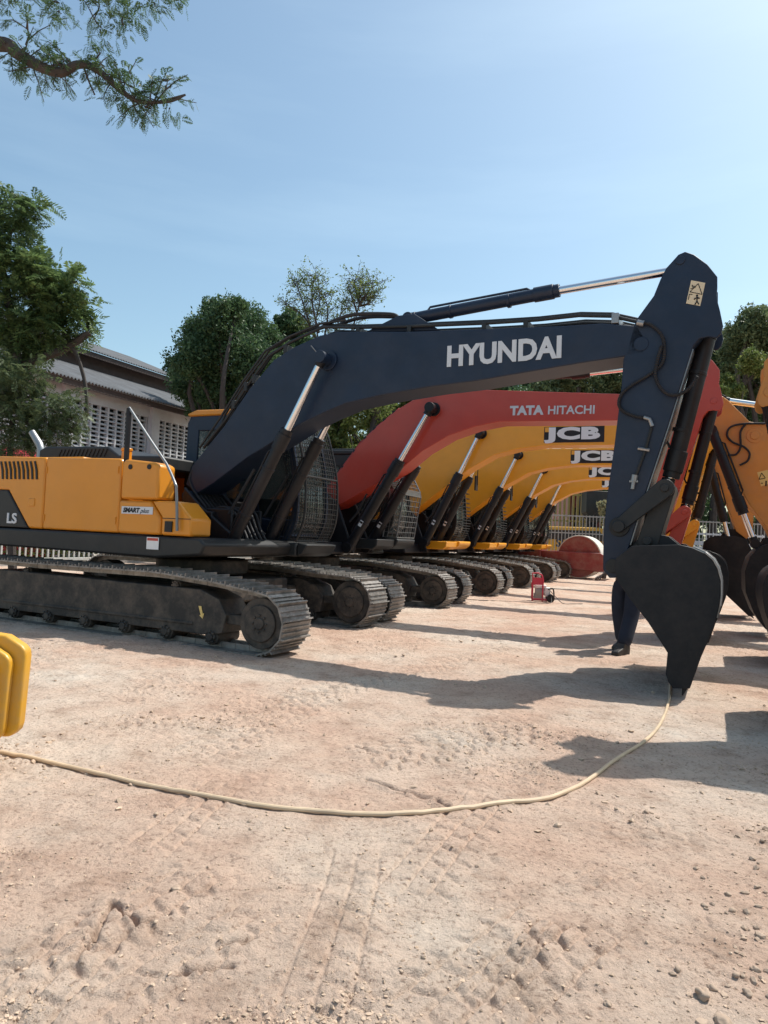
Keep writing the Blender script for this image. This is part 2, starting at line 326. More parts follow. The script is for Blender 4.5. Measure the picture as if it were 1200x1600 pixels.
# pebbles and crumbs of clay
ico = bmesh.new(); bmesh.ops.create_icosphere(ico, subdivisions=1, radius=1); IV = np.array([v.co[:] for v in ico.verts]); IF = [tuple(v.index for v in f.verts) for f in ico.faces]; ico.free()
def stones(n, r0, r1, area, keep, seed):
    R_ = np.random.RandomState(seed); b = MB(); m = n*12
    px = R_.uniform(area[0], area[2], m); py = R_.uniform(area[1], area[3], m)
    d = ((px-600)/F)[:, None]*vR-((py-800)/F)[:, None]*vU+cF; k = -EYE/d[:, 2]; x = d[:, 0]*k; y = d[:, 1]*k
    ok = np.nonzero(R_.rand(m) < keep(x, y, px, py))[0][:n]; x = x[ok]; y = y[ok]; z = height(x, y)
    for i in range(len(ok)):
        r = r0+(r1-r0)*R_.rand()**5; q = IV*(1+.9*(R_.rand(len(IV), 1)-.5))*np.array([1, .5+.5*R_.rand(), .35+.4*R_.rand()])*r
        a = R_.rand()*6.28; ca, sa = math.cos(a), math.sin(a); q = np.stack([q[:, 0]*ca-q[:, 1]*sa, q[:, 0]*sa+q[:, 1]*ca, q[:, 2]], 1)+np.array([x[i], y[i], z[i]+r*.22])
        b.v += q.tolist(); o = 12*i; b.f += [(f[0]+o, f[1]+o, f[2]+o) for f in IF]
    return b
rmk = rough_mask
PEB = mat('clay_pebble', (.50, .37, .27), .95, var=.3, vscale=5)
b = stones(8000, .0014, .010, (-30, 1110, 1230, 1615), lambda x, y, px, py: .05+.6*rmk(x, y)**2, 3)
tag(b.build('pebbles', PEB, smooth=0), kind='stuff')
b = stones(1500, .004, .022, (-30, 985, 1230, 1300), lambda x, y, px, py: .1+.9*rmk(x, y), 4)
tag(b.build('clods', PEB, smooth=0), kind='stuff')
b = stones(240, .004, .020, (930, 1290, 1215, 1615), lambda x, y, px, py: (.05+.9*np.clip((px-950)/250., 0, 2)**2), 5)
tag(b.build('gravel', STONE, smooth=0), kind='stuff')

# ------------------------------------------------------------------ excavator parts (local axes: x forward, y = left, z up)
def track_path(front, rear, r_f, r_r, z_mid):
    pts = []                                                  # outer line of the belt, clockwise seen from the right
    for i in range(9): a = -PI/2+PI*i/8*1.0; pts.append((front+r_f*math.cos(a), r_f+r_f*math.sin(a)))
    pts += [(front-.7, z_mid-.05), (front-1.6, z_mid+.01), (rear+1.6, z_mid-.01), (rear+.7, z_mid)]
    for i in range(9): a = PI/2+PI*i/8; pts.append((rear+r_r*math.cos(a), r_r+r_r*math.sin(a)))
    pts += [(rear+1.2, 0), (0.5*(front+rear), 0), (front-1.0, 0)]
    return pts
def make_track(root, t0, t1, front=1.52, rear=-2.75, r_f=.37, r_r=.43, z_mid=.87, detail=True):
    y0, y1 = -t1, -t0; pts = track_path(front, rear, r_f, r_r, z_mid); n = len(pts); seg = []
    tot = 0
    for i in range(n):
        a = Vector(pts[i]); c = Vector(pts[(i+1) % n]); seg.append((a, c, (c-a).length)); tot += (c-a).length
    N = int(tot/.205); pitch = tot/N; b = MB(); i = 0; acc = 0
    def pos(d):
        d = d % tot; a0 = 0
        for a, c, L in seg:
            if d <= a0+L: return a+(c-a)*((d-a0)/L)
            a0 += L
        return seg[-1][1]
    for k in range(N):
        p = pos(k*pitch); q = pos((k+.96)*pitch); c = (p+q)/2; ang = math.atan2(q.y-p.y, q.x-p.x)
        M = Matrix.Translation((c.x, 0, c.y))@Matrix.Rotation(-ang, 4, 'Y'); w = (q-p).length/2
        b.box(-w, w, y0, y1, .0, .02, M)                     # inner side is +normal (counter-clockwise path)
        for gx, gz in ((-w*.88, -.040), (-w*.20, -.020), (w*.42, -.020)): b.box(gx-.009, gx+.009, y0+.005, y1-.005, gz, .001, M)
        ym = (y0+y1)/2
        for sy in (-1, 1): b.box(-w*1.02, w*1.02, ym+sy*.11-.022, ym+sy*.11+.022, .02, .085, M)
    o = b.build('track', SHOE, root, smooth=0)
    fr = MB(); zc = .36
    prof = [(front-.75, .16), (front-.55, .20), (front-.5, .42), (front-.62, .60), (front-.9, .70), (rear+.9, .72), (rear+.45, .56), (rear+.35, .3), (rear+.55, .16)]
    fr.prism(prof, y0+.07, y1-.07); fr.box(front-.62, front+.05, y0+.12, y0+.17, r_f-.06, r_f+.06); fr.box(front-.62, front+.05, y1-.17, y1-.12, r_f-.06, r_f+.06); fr.box(rear+1.1, front-1.0, y0+.055, y0+.075, .26, .30); fr.build('track_frame', UNDER, o, bevel=.02)
    def wheel(name, x, z, r, w, hub):
        q = MB(); ym = (y0+y1)/2; q.disc(x, z, ym-w, ym+w, r, 30); q.disc(x, z, ym-w-.05, ym+w+.05, hub, 18); q.disc(x, z, ym-w-.03, ym+w+.03, r*.72, 30)
        for j in range(8): a = j*PI/4; q.disc(x+hub*1.35*math.cos(a), z+hub*1.35*math.sin(a), ym-w-.045, ym-w-.02, .018, 6)
        q.build(name, UNDER, o, bevel=.012)
    wheel('idler', front, r_f, r_f-.07, .22, .07); wheel('sprocket', rear, r_r, r_r-.10, .15, .14)
    if detail:
        for j in range(7): wheel('track_roller', rear+.62+(front-rear-1.34)*j/6, .14, .10, .215, .05)
        for xx in (front-1.35, rear+1.5): wheel('carrier_roller', xx, z_mid-.15, .06, .16, .035)
    return o
def cylinder(root, name, a, b, c, r, rr, m=None, gland=True, hose=True):  # barrel a->b, rod b->c
    m = m or BLACK; A, B, D = Vector(a), Vector(b), Vector(c); d = (D-A).normalized()
    q = MB(); q.cyl(A, B, r, 20); q.cyl(A-d*.02, A+d*.10, r*1.08, 20)
    if gland: q.cyl(B-d*.26, B-d*.02, r*1.17, 20); q.cyl(B-d*.02, B+d*.05, r*1.02, 20)
    side = d.cross(Vector((0, 1, 0))).normalized()
    if side.z < 0: side = -side
    if hose:
        L = (B-A).length
        q.tube([A+d*.25+side*(r*.7), A+d*.3+side*(r+.035), A+d*(L-.35)+side*(r+.035), A+d*(L-.28)+side*(r*.8)], .016, 8)
        for f in (.3, .7): q.cyl(A+d*(L*f)-d*.02, A+d*(L*f)+d*.02, r*1.10, 20)
    q.cyl(A-Vector((0, r*1.1, 0)), A+Vector((0, r*1.1, 0)), r*1.0, 20)
    o = q.build(name, m, root, bevel=.006)
    q = MB(); q.cyl(B, D-d*(r*.8), rr, 20); q.build('piston_rod', CHROME, o)
    q = MB(); q.cyl(D-d*(r*1.5), D-d*(.3*r), r*.8, 16); q.cyl(D-Vector((0, r*1.05, 0)), D+Vector((0, r*1.05, 0)), r*.95, 20); q.build('rod_eye', m, o, bevel=.006)
    return o
def pins(par, m, lst, name='pin'):
    for x, z, w, r in lst:
        q = MB(); q.disc(x, z, -w, w, r, 24); q.build(name, m, par, bevel=.006)
def bucket(root, outline, ear, t, m, teeth_at, tipdir, name='bucket'):
    """outline: closed (s,z) list, starting at the hinge side, along the back to the tip, then back up the open mouth"""
    k = teeth_at; back = outline[:k+1]
    q = MB(); th = .035
    for s_ in (-1, 1): q.prism(outline, s_*t, s_*(t-th))
    q.sweep(back, -t+.036, t-.036, -.03)
    o = q.build(name, m, root, bevel=.006, smooth=40)
    e = MB()
    for s_ in (-1, 1): e.prism(ear, s_*.22, s_*.17)
    e.build('bucket_ear', m, o, bevel=.006)
    # side cutters / wear strips
    tip = Vector((outline[k][0], outline[k][1])); d = Vector(tipdir).normalized(); nn = Vector((-d.y, d.x))
    for j in range(5):
        y = -t+.07+(2*t-.14)*j/4; z = MB()
        a = tip-d*.14; a -= nn*.05; P = [a+nn*.04, a-nn*.03, a-nn*.03+d*.12, a+d*.24-nn*.0, a+d*.24+nn*.012, a+nn*.04+d*.10]
        z.prism([(p.x, p.y) for p in P], y-.045, y+.045); z.build('bucket_tooth', m, o, bevel=.008)
    return o
def arm_linkage(root, pin_arm, pin_cyl, pin_bkt, m, w=.22):
    q = MB()
    def bar(a, b, r0, r1, y0, y1):
        a = Vector(a); b = Vector(b); d = (b-a).normalized(); n_ = Vector((-d.y, d.x)); base = math.atan2(n_.y, n_.x); pts = []
        for i in range(9): g_ = base+PI*i/8; pts.append((a.x+r0*math.cos(g_), a.y+r0*math.sin(g_)))
        for i in range(9): g_ = base-PI+PI*i/8; pts.append((b.x+r1*math.cos(g_), b.y+r1*math.sin(g_)))
        q.prism(pts, y0, y1)
    for s_ in (-1, 1): bar(pin_arm, pin_cyl, .07, .10, s_*(w+.05), s_*w)
    bar(pin_cyl, pin_bkt, .10, .11, -w+.06, w-.06)
    for p in (pin_arm, pin_cyl, pin_bkt): q.disc(p[0], p[1], -w-.075, w+.075, .045, 18)
    return q.build('bucket_link', m, root, bevel=.008)
def convoluted(pts, r, q=None, step=.016):                    # ribbed protective hose
    q = q or MB(); P = smoothline(pts, 14); acc = [Vector(P[0])]
    out = [Vector(P[0])]; dist = 0
    for i in range(1, len(P)):
        a = Vector(P[i-1]); b = Vector(P[i]); L = (b-a).length; n_ = max(1, int(L/step*2))
        for j in range(1, n_+1): out.append(a+(b-a)*j/n_)
    rs = [r*(1.0 if i % 2 else .78) for i in range(len(out))]
    return q.tube(out, r, 10, rs)
def wire_panel(q, P, nu, nv, r):                              # P(u,v)->Vector ; wires on a curved panel
    for i in range(nu+1): q.tube([P(i/nu, j/8) for j in range(9)], r, 4)
    for j in range(nv+1): q.tube([P(i/4, j/nv) for i in range(5)], r, 4)
def make_cab(root, s0, s1, z0, z1, t0, t1, frame_m, roof_m, kind, zf=None):
    """t0 inner side (negative), t1 outer side; rounded front"""
    ya, yb = -t0, -t1; zf = zf or z1-.3; L = s1-s0
    prof = smoothline([(s1-.15, z0), (s1+.02, z0+.35), (s1+.0, z0+.95), (s1-.14, zf-.1), (s1-.42, z1-.04)], 4)
    full = [(s0, z0)]+prof+[(s1-.55, z1), (s0+.12, z1), (s0+.02, z1-.12)]
    cab = MB(); th = .05
    # pillars and panels as a frame seen from the side
    zs = z0+(z1-z0)*.42
    def side(y0_, y1_):
        cab.prism([(s0, z0), (s1-.3, z0), (s1-.32, z0+.32), (s0+.95, z0+.40), (s0+.85, zs), (s0, zs)], y0_, y1_)
        cab.prism([(s0, zs), (s0+.24, zs), (s0+.26, z1-.2), (s0+.08, z1-.02), (s0+.02, z1-.12)], y0_, y1_)
        cab.prism([(s0+.60, zs), (s0+.9, zs), (s0+.86, z1-.2), (s0+.66, z1-.2)], y0_, y1_)
        cab.prism([(s0+.08, z1-.02), (s0+.26, z1-.26), (s1-.5, z1-.26), (s1-.45, z1-.02)], y0_, y1_)
        cab.prism(prof+[(p[0]-.11, p[1]) for p in prof[::-1]], y0_, y1_)
    side(ya, ya+th); side(yb-th, yb)
    cab.box(s0, s1-.2, ya+th, yb-th, z0, z0+.08)
    cab.box(s0, s0+.05, ya+th, yb-th, z0+.08, zs)            # lower rear panel
    cab.box(s1-.22, s1-.1, ya+th, yb-th, z0+.08, z0+.34)
    o = cab.build('cab', frame_m, root, bevel=.012)
    q = MB(); q.prism([(s0+.04, z1-.015), (s1-.5, z1-.015), (s1-.36, z1+.0), (s1-.48, z1+.07), (s0+.2, z1+.09), (s0+.0, z1+.03)], ya-.015, yb+.015); q.build('roof', roof_m, o, bevel=.025)
    q = MB()
    q.box(s0+.12, s0+.62, ya+.02, ya+.026, zs, z1-.2); q.box(s0+.86, s1-.12, ya+.02, ya+.026, zs-.2, z1-.2)
    q.build('side_window', GLASS, o, smooth=0)
    q = MB(); q.box(s0+.12, s0+.62, yb-.026, yb-.02, zs, z1-.2); q.box(s0+.86, s1-.12, yb-.026, yb-.02, z0+.35, z1-.2); q.build('door_window', GLASS, o, smooth=0)
    q = MB(); q.sweep([(p[0]-.04, p[1]) for p in prof[2:]], ya+th, yb-th, .006); q.build('windscreen', GLASS, o)
    # seat, console
    q = MB(); q.box(s0+.35, s0+.85, ya+.25, yb-.25, z0+.35, z0+.62); q.box(s0+.28, s0+.42, ya+.27, yb-.27, z0+.62, z0+1.25); q.box(s0+.45, s0+.95, ya+.14, ya+.24, z0+.3, z0+.75); q.box(s0+.1, s1-.9, yb+.06, yb+.12, z0+.1, z1-.9); q.build('seat', BLACK, o, bevel=.03)
    # front guard
    if kind == 'curved':
        fp = [(p[0]+.10, p[1]) for p in smoothline([(s1-.06, z0+.02), (s1+.07, z0+.35), (s1+.07, z0+.9), (s1-.02, zf-.35), (s1-.2, zf+.15), (s1-.42, z1)], 4)]
        def P(u, v, y=None):
            i = min(int(v*(len(fp)-1)), len(fp)-2); f = v*(len(fp)-1)-i; s_ = fp[i][0]*(1-f)+fp[i+1][0]*f; z_ = fp[i][1]*(1-f)+fp[i+1][1]*f
            return Vector((s_, ya-.03+(yb-ya+.06)*u, z_))
        q = MB()
        for i in range(15): q.tube([P(i/14, j/16) for j in range(17)], .006, 4)
        for j in range(34): q.tube([P(0, j/33), P(1, j/33)], .006, 4)
        for i in (0, 1): q.tube([P(i, j/16) for j in range(17)], .02, 6)
        for j in (0, .45, 1): q.tube([P(0, j), P(1, j)], .018, 6)
        # wings of the guard on both sides
        for yy in (ya-.03, yb+.03):
            for j in range(34): p = P(0, j/33); q.tube([(p.x, yy, p.z), (p.x-.34, yy, p.z)], .005, 4)
            for dx in (.07, .14, .21, .28, .34): q.tube([(P(0, j/16).x-dx, yy, P(0, j/16).z) for j in range(17)], .005 if dx < .3 else .014, 4)
        q.build('cab_guard', GRAPH, o, smooth=0)
    elif kind == 'boxed':
        fx = [(s1+.12, z0+.02), (s1+.24, z0+.9), (s1+.22, z0+1.0), (s1-.15, z1-.05)]
        def PP(v):
            v *= 3; i = min(int(v), 2); f = v-i; return (fx[i][0]*(1-f)+fx[i+1][0]*f, fx[i][1]*(1-f)+fx[i+1][1]*f)
        q = MB()
        for yy in (ya-.03, yb+.03):
            q.tube([(a, yy, z_) for a, z_ in fx], .018, 6)
            for j in range(25): a, z_ = PP(j/24); q.tube([(a, yy, z_), (a-.30, yy, z_)], .006, 4)
            q.tube([(a-.30, yy, z_) for a, z_ in fx], .016, 6)
            for dx in (.1, .2): q.tube([(a-dx, yy, z_) for a, z_ in fx], .006, 4)
        for j in range(25): a, z_ = PP(j/24); q.tube([(a, ya-.03, z_), (a, yb+.03, z_)], .007 if j % 8 else .015, 4)
        for i in range(10): yy = ya-.03+(yb-ya+.06)*i/9; q.tube([(a, yy, z_) for a, z_ in fx], .006, 4)
        q.build('cab_guard', TUBE, o, smooth=0)
    else:                                                     # bars and a light grab rail
        q = MB()
        gp = [(p[0]+.09, p[1]) for p in prof]
        for j in range(30):
            f = j/29*(len(gp)-1); i = min(int(f), len(gp)-2); w = f-i; a = gp[i][0]*(1-w)+gp[i+1][0]*w; z_ = gp[i][1]*(1-w)+gp[i+1][1]*w
            q.tube([(a-.05, ya+.03, z_), (a+.03, ya+.06, z_), (a+.03, yb-.06, z_), (a-.05, yb-.03, z_)], .012, 5)
        q.build('cab_guard', BLACK, o, smooth=0)
        q = MB(); q.tube(smoothline([(s1-.28, ya-.05, z0+.25), (s1-.20, ya-.05, z0+.6), (s1-.19, ya-.05, z0+1.1), (s1-.30, ya-.05, z1-.45)], 4), .03, 8); q.build('pillar_trim', TUBE, o)
        q = MB(); q.tube([(s1-.1, yb, z1-.35), (s1+.12, yb+.05, z1-.33), (s1+.25, yb+.1, z1-.38), (s1+.26, yb+.1, z1-.8)], .014, 6); q.box(s1+.2, s1+.24, yb+.0, yb+.2, z1-.95, z1-.55); q.build('mirror', BLACK, o, bevel=.01)
    return o
def frame_of(n): 
    a = math.radians(24); u = np.array([math.cos(a), -math.sin(a)]); r = np.array([-math.sin(a), -math.cos(a)])
    Fp = np.array([-.35+1.66*n, 10.6+3.88*n]); return Frame(Fp-1.8*u+1.19*r, 24)
def local_xz(fr, t, px): return fr.on(t, px)

# ================================================================== excavator 1 : navy boom, orange-yellow body
P1 = on_ground(430, 1030); a_ = math.radians(26)
O1 = P1[:2]-1.75*np.array([-math.sin(a_), -math.cos(a_)])-1.8*np.array([math.cos(a_), -math.sin(a_)])
X1 = Frame(O1, 26)
GRP = 'excavators parked in a row on the left with booms out'
e1 = thing('excavator', 'nearest excavator, navy blue boom with white HYUNDAI lettering over an orange yellow body', 'excavator', (O1[0], O1[1], 0), -a_, GRP)
make_track(e1, 1.15, 1.75, 1.52, -4.1, .37, .43, .87); make_track(e1, -1.80, -1.20, 1.10, -4.3, .40, .43, .87)
q = MB(); q.box(-1.9, .2, -.85, .85, .42, .74); q.box(-2.2, .1, -1.25, 1.25, .45, .60); q.disc(0, 0, 0, 0, 0) if 0 else None
q.cyl((-.8, 0, .78), (-.8, 0, 1.0), .68, 32); q.build('undercarriage', UNDER, e1, bevel=.03)
for s_, z_ in ((-3.3, .46), (.62, .44)):
    q = MB(); q.prism([(s_-.02, z_+.06), (s_+.02, z_+.06), (s_+.05, z_-.03), (s_+.07, z_-.02), (s_+.05, z_-.09), (s_-.0, z_-.05), (s_+.02, z_-.045)], -1.69, -1.683); q.build('tie_down_decal', DECALY, e1)
# upper structure
q = MB(); q.prism([(-3.9, 1.12), (-3.9, 1.32), (.32, 1.32), (.42, 1.24), (.35, 1.1), (-.4, 1.03), (-3.6, 1.05)], -1.42, 1.45); q.build('deck_frame', GRAPH, e1, bevel=.03)
q = MB()
for yy in (-1.38,):
    q.prism([(-1.12, 1.335), (-1.12, 2.32), (-1.16, 2.36), (-2.63, 2.39), (-2.63, 1.335)], -1.40, -.95)
q.build('side_panel', YEL, e1, bevel=.03)
q = MB(); q.prism([(-2.645, 1.335), (-2.645, 2.39), (-3.9, 2.42), (-3.9, 1.98), (-3.35, 1.98)if 0 else (-3.9, 1.9), (-3.2, 1.9)if 0 else (-3.43, 1.9), (-2.93, 1.335)], -1.40, -.95); o = q.build('side_panel', YEL, e1, bevel=.03)
q = MB(); q.prism([(-2.95, 1.335), (-3.45, 1.9), (-3.9, 1.9), (-3.9, 1.335)], -1.395, -.96); gp = q.build('side_panel', GRAPH, e1, bevel=.02); gp['label'] = 'dark grey diagonal panel with letters LS'
text('lettering', 'LS', SILV, gp, (-3.42, -1.402, 1.40), .21, 1.15, .006)
q = MB()
for i in range(9): 
    s_ = -2.82-.095*i; q.prism([(s_, 2.06), (s_+.035, 2.06), (s_+.02, 2.2), (s_-.03, 2.33), (s_-.065, 2.33), (s_-.02, 2.2)], -1.412, -1.39)
q.build('vent_slots', BLACK, o, smooth=0)
q = MB(); q.prism([(-2.95, 1.66), (-2.82, 1.66), (-2.82, 1.78), (-2.95, 1.78)], -1.412, -1.39); q.build('panel_lock', YEL, o, bevel=.01)
q = MB()   # storage box standing proud in front of the panel
q.prism([(-1.06, 1.80), (-1.06, 2.30), (-1.0, 2.345), (-.50, 2.30), (-.40, 2.26), (-.39, 1.80)], -1.45, -1.12); o = q.build('storage_box', YEL, e1, bevel=.045)
q = MB()
for s_ in (-.90, -.56): q = MB(); q.disc(s_, 2.235, -1.46, -1.44, .035, 16); q.build('box_latch', BLACK, o)
q = MB(); q.prism([(-1.10, 1.335), (-1.10, 1.785), (-.53, 1.785), (-.34, 1.56), (-.34, 1.335)], -1.43, -.55); o = q.build('fuel_tank', YEL, e1, bevel=.035)
q = MB(); q.box(-1.03, -.47, -1.441, -1.432, 1.60, 1.70); pl = q.build('nameplate', SILV, o)
text('lettering', 'SMART', BLACK, pl, (-1.0, -1.443, 1.622), .085, 1.1, .004, shear=.2, depth=.002)
text('lettering', 'plus', NAVY, pl, (-.69, -1.443, 1.618), .085, 1.1, .0, shear=.4, depth=.002)
q = MB(); q.prism([(-.32, 1.335), (-.32, 1.57), (-.51, 1.785), (-.06, 1.785), (.14, 1.60), (.18, 1.56), (.18, 1.335)], -1.43, -1.02); o = q.build('tool_box', YEL, e1, bevel=.03)
q = MB(); q.box(-.30, .175, -1.436, -1.428, 1.553, 1.562); q.box(-.24, -.12, -1.45, -1.42, 1.38, 1.52); q.build('box_seam', BLACK, o)
q = MB(); q.box(-.55, -.34, -1.436, -1.43, 1.14, 1.30) ; o = q.build('notice_label', WHITE, e1); o['label'] = 'small white notice with a red top stripe'
q = MB(); q.box(-.54, -.35, -1.439, -1.434, 1.255, 1.29); q.build('label_stripe', RED, o)
# engine hood behind the panels
q = MB(); q.prism([(-3.9, 2.3), (-3.9, 2.62), (-3.75, 2.68), (-2.35, 2.66), (-2.10, 2.52), (-1.2, 2.50), (-1.2, 2.3)], -.55, 1.0); o = q.build('engine_hood', GRAPH, e1, bevel=.03)
q = MB()
for i in range(13): s_ = -3.45+.085*i; q.prism([(s_, 2.50), (s_+.035, 2.50), (s_+.10, 2.62), (s_+.065, 2.62)], -.562, -.545)
q.build('vent_slots', BLACK, o, smooth=0)
q = MB(); q.prism([(-3.9, 2.30), (-3.85, 2.45), (-2.4, 2.45), (-2.35, 2.30)], -.95, -.60); q.box(-2.3, -1.95, -.95, -.6, 2.3, 2.42); o = q.build('hood_cover', YEL, e1, bevel=.02)
q = MB()
for i in range(12): s_ = -3.3+.075*i; q.prism([(s_, 2.36), (s_+.03, 2.36), (s_+.06, 2.43), (s_+.03, 2.43)], -.957, -.945)
q.build('vent_slots', BLACK, o, smooth=0)
q = MB(); q.cyl((-1.35, -1.1, 2.3), (-1.35, -1.1, 2.50), .07, 16); q.cyl((-1.35, -1.1, 2.50), (-1.35, -1.1, 2.54), .08, 16); q.build('tank_cap', YEL, e1, bevel=.008)
q = MB(); q.tube([(-4.95, .3, 2.1), (-4.95, .3, 2.76), (-5.0, .3, 2.85), (-5.22, .3, 3.08)], .085, 14, [.07, .07, .07, .062]); q.build('exhaust_pipe', STEEL, e1)
q = MB(); q.prism([(-4.1, 1.1), (-4.35, 1.3), (-4.45, 1.9), (-4.35, 2.35), (-3.93, 2.42), (-3.93, 1.06)], -1.35, 1.4); q.build('counterweight', GRAPH, e1, bevel=.12, seg=4)
q = MB(); q.box(-1.1, .3, .55, 1.45, 1.33, 2.2) if 0 else q.box(-3.9, -2.0, .95, 1.42, 1.33, 2.4); q.build('side_panel', YEL, e1, bevel=.03)
q = MB(); q.box(-2.0, -.3, -.45, -.30, 1.33, 1.7); q.box(-1.9, -.5, -.3, .4, 1.33, 1.75); q.box(-1.0, .0, -.37, -.32, 1.2, 1.75); q.box(-1.0, .0, .32, .37, 1.2, 1.75)
q.prism([(-1.0, 1.1), (.32, 1.1), (.20, 1.3), (-.55, 1.8), (-.85, 2.05)], -.45, -.38); q.prism([(-1.0, 1.1), (.32, 1.1), (.20, 1.3), (-.55, 1.8), (-.85, 2.05)], .38, .45); q.build('boom_bracket', BLACK, e1, bevel=.02)
# handrail
hr = X1.on(1.38, [(201, 716), (203, 645)]); h2 = X1.on(1.38, [(202, 637), (240, 695), (279, 752), (284, 770), (285, 830)])
q = MB(); q.tube([(h2[0][0], -1.38, 2.28), (h2[0][0], -1.38, h2[0][1]-.01)], .035, 10); q.build('handrail_post', BLACK, e1)
q = MB(); q.tube([(s_, -1.38-.10*min(1, max(0, (2.3-z_)/.3)), z_) for s_, z_ in smoothline(h2, 4)], .019, 10); q.build('handrail', TUBE, e1)
# cab
make_cab(e1, -1.80, .45, 1.30, 3.32, -.60, -1.50, NAVY, YEL, 'curved', zf=3.0)
q = MB(); q.box(-1.6, .5, .56, 1.52, 1.08, 1.29); q.prism([(.5, 1.08), (.5, 1.29), (.68, 1.27), (.60, 1.12)], .60, 1.5); o = q.build('cab_step', GRAPH, e1, bevel=.02)
# boom
side = [(290, 757), (300, 728), (350, 666), (389, 609), (428, 562), (462, 541), (500, 524), (530, 518), (640, 518), (760, 514), (880, 509), (940, 505), (996, 509), (1010, 530), (1006, 552), (974, 557), (920, 565), (848, 577), (744, 595), (672, 604), (592, 618), (540, 630), (505, 645), (470, 662), (440, 682), (386, 715), (332, 756), (308, 771)]
bo = X1.on(.27, side); q = MB(); q.prism(bo, -.27, .27); boom = q.build('boom', NAVY, e1, bevel=.012)
pc = X1.on(.33, [(510, 562)])[0]; pa = X1.on(.2, [(1003, 540)])[0]; pins(boom, NAVY, [(bo[0][0]+.10, 1.92, .36, .085), (pc[0], pc[1], .52, .085), (pc[0], pc[1], .31, .14)], 'boom_pin')
L = X1.on(.27, [(696, 571), (880, 556), (880, 524)])
text('lettering', 'HYUNDAI', SILV, boom, (L[0][0]+.01, -.276, L[0][1]-.01), .352, (L[1][0]-L[0][0])/1.60, .0135, math.atan2(L[1][1]-L[0][1], L[1][0]-L[0][0]), depth=.004)
# boom tubes along the top
def offs(pts, t, up=0): return [(s_, -t, z_+up) for s_, z_ in pts]
for t_, up in ((.20, .0), (.10, .055), (-.10, .0), (-.20, .055)):
    line = X1.on(.20, [(318, 700), (352, 657), (385, 605), (420, 556), (455, 534), (505, 511), (560, 512), (640, 510), (760, 505), (840, 500), (905, 493), (955, 494), (996, 503)])
    q = MB(); q.tube([(s_, -t_, z_+up) for s_, z_ in line], .021, 10); q.build('hydraulic_pipe', GRAPH, boom)
for t_, pxs in ((.16, [(312, 700), (346, 650), (379, 597), (415, 548), (452, 526), (500, 506), (540, 500)]), (0, [(325, 690), (341, 645), (374, 592), (411, 543), (448, 520), (490, 505)])):
    q = MB(); q.tube([(a, -t_, b_) for a, b_ in X1.on(.16, pxs)], .017, 8); q.build('hydraulic_pipe', GRAPH, boom)
for px in ((366, 632), (385, 604), (398, 592), (447, 546), (560, 518), (640, 516), (757, 512), (822, 508)):
    s_, z_ = X1.on(.2, [px])[0]; q = MB(); q.box(s_-.03, s_+.03, -.23, .23, z_-.07, z_+.06); q.build('pipe_clamp', GRAPH, boom, bevel=.006)
s_, z_ = X1.on(.2, [(962, 496)])[0]; q = MB(); q.box(s_-.04, s_+.04, -.25, .25, z_-.08, z_+.04); q.build('pipe_clamp', STEEL, boom, bevel=.006)
ln = X1.on(.12, [(500, 513), (530, 498), (560, 491), (610, 491), (622, 496)]); q = MB(); q.tube([(a, -.12, b_) for a, b_ in smoothline(ln, 5)], .026, 10); ln = X1.on(-.05, [(520, 512), (550, 500), (580, 495), (618, 495)]); q.tube([(a, .05, b_) for a, b_ in smoothline(ln, 5)], .026, 10); q.build('hydraulic_hose', RUBBER, boom)
q = MB(); ln = X1.on(.3, [(486, 540), (497, 553), (508, 556)]); q.tube([(a, -.30, b_) for a, b_ in ln], .007, 5); q.build('grease_line', TUBE, boom)
# boom cylinders
for t_ in (.43, -.43):
    a = (.02, -t_, 1.17); c = (pc[0], -t_, pc[1]); A = Vector(a); D = Vector(c); L_ = (D-A).length; Bp = A+(D-A)*.62
    cylinder(e1, 'boom_cylinder', a, Bp, c, .085, .05)
    q = MB(); q.tube([A+Vector((-.08, .06, .5)), A+Vector((.05, .10, .75)), A+Vector((.30, .1, 1.15))], .02, 8)
    q.build('hydraulic_hose', RUBBER, e1)
# arm cylinder
ac = X1.on(0, [(640, 499), (868, 455)])+X1.on(.15, [(1064, 413)])
cylinder(e1, 'arm_cylinder', (ac[0][0], 0, ac[0][1]), (ac[1][0], 0, ac[1][1]), (ac[2][0], 0, ac[2][1]), .078, .048, NAVY)
q = MB()
br = X1.on(.1, [(575, 520), (625, 495), (650, 492), (690, 518)])
for s_ in (-1, 1): q.prism(br, s_*.16, s_*.10)
q.build('cylinder_bracket', NAVY, boom, bevel=.01)
# arm
armpx = [(1041, 418.5), (1048, 411), (1060, 397.5), (1070.5, 393), (1084.5, 397.5), (1105.5, 413), (1121, 432.5), (1121, 450), (1119.5, 464), (1125, 485), (1130, 509.5), (1127, 521), (1119.5, 528), (1107, 526), (1093, 529), (1083, 541), (1044, 664), (1006, 778), (983, 853), (972, 885), (962, 903), (952, 903), (942, 890), (943, 830), (948, 780), (960, 695), (965.5, 649.5), (971, 604), (974, 562), (979.5, 548), (990, 509.5), (997, 495.5), (1021.5, 462), (1032, 436)]
ao = X1.on(.27, armpx)
q = MB(); 
for s_ in (-1, 1): q.prism(ao, s_*.27, s_*.235)
arm_core = X1.on(.27, [(1046, 520), (1100, 520), (1083, 541), (1044, 664), (1006, 778), (985, 848), (965, 870), (950, 850), (952, 780), (964, 695), (970, 650), (978, 575), (1000, 560)])
q.prism(arm_core, -.233, .233); arm = q.build('arm', NAVY, e1, bevel=.008)
q = MB(); ed = X1.on(.27, [(1082, 545), (1044, 666), (1006, 780), (984, 851)])
q.sweep(ed, -.265, .265, .012); q.build('arm_edge_plate', TUBE, arm)
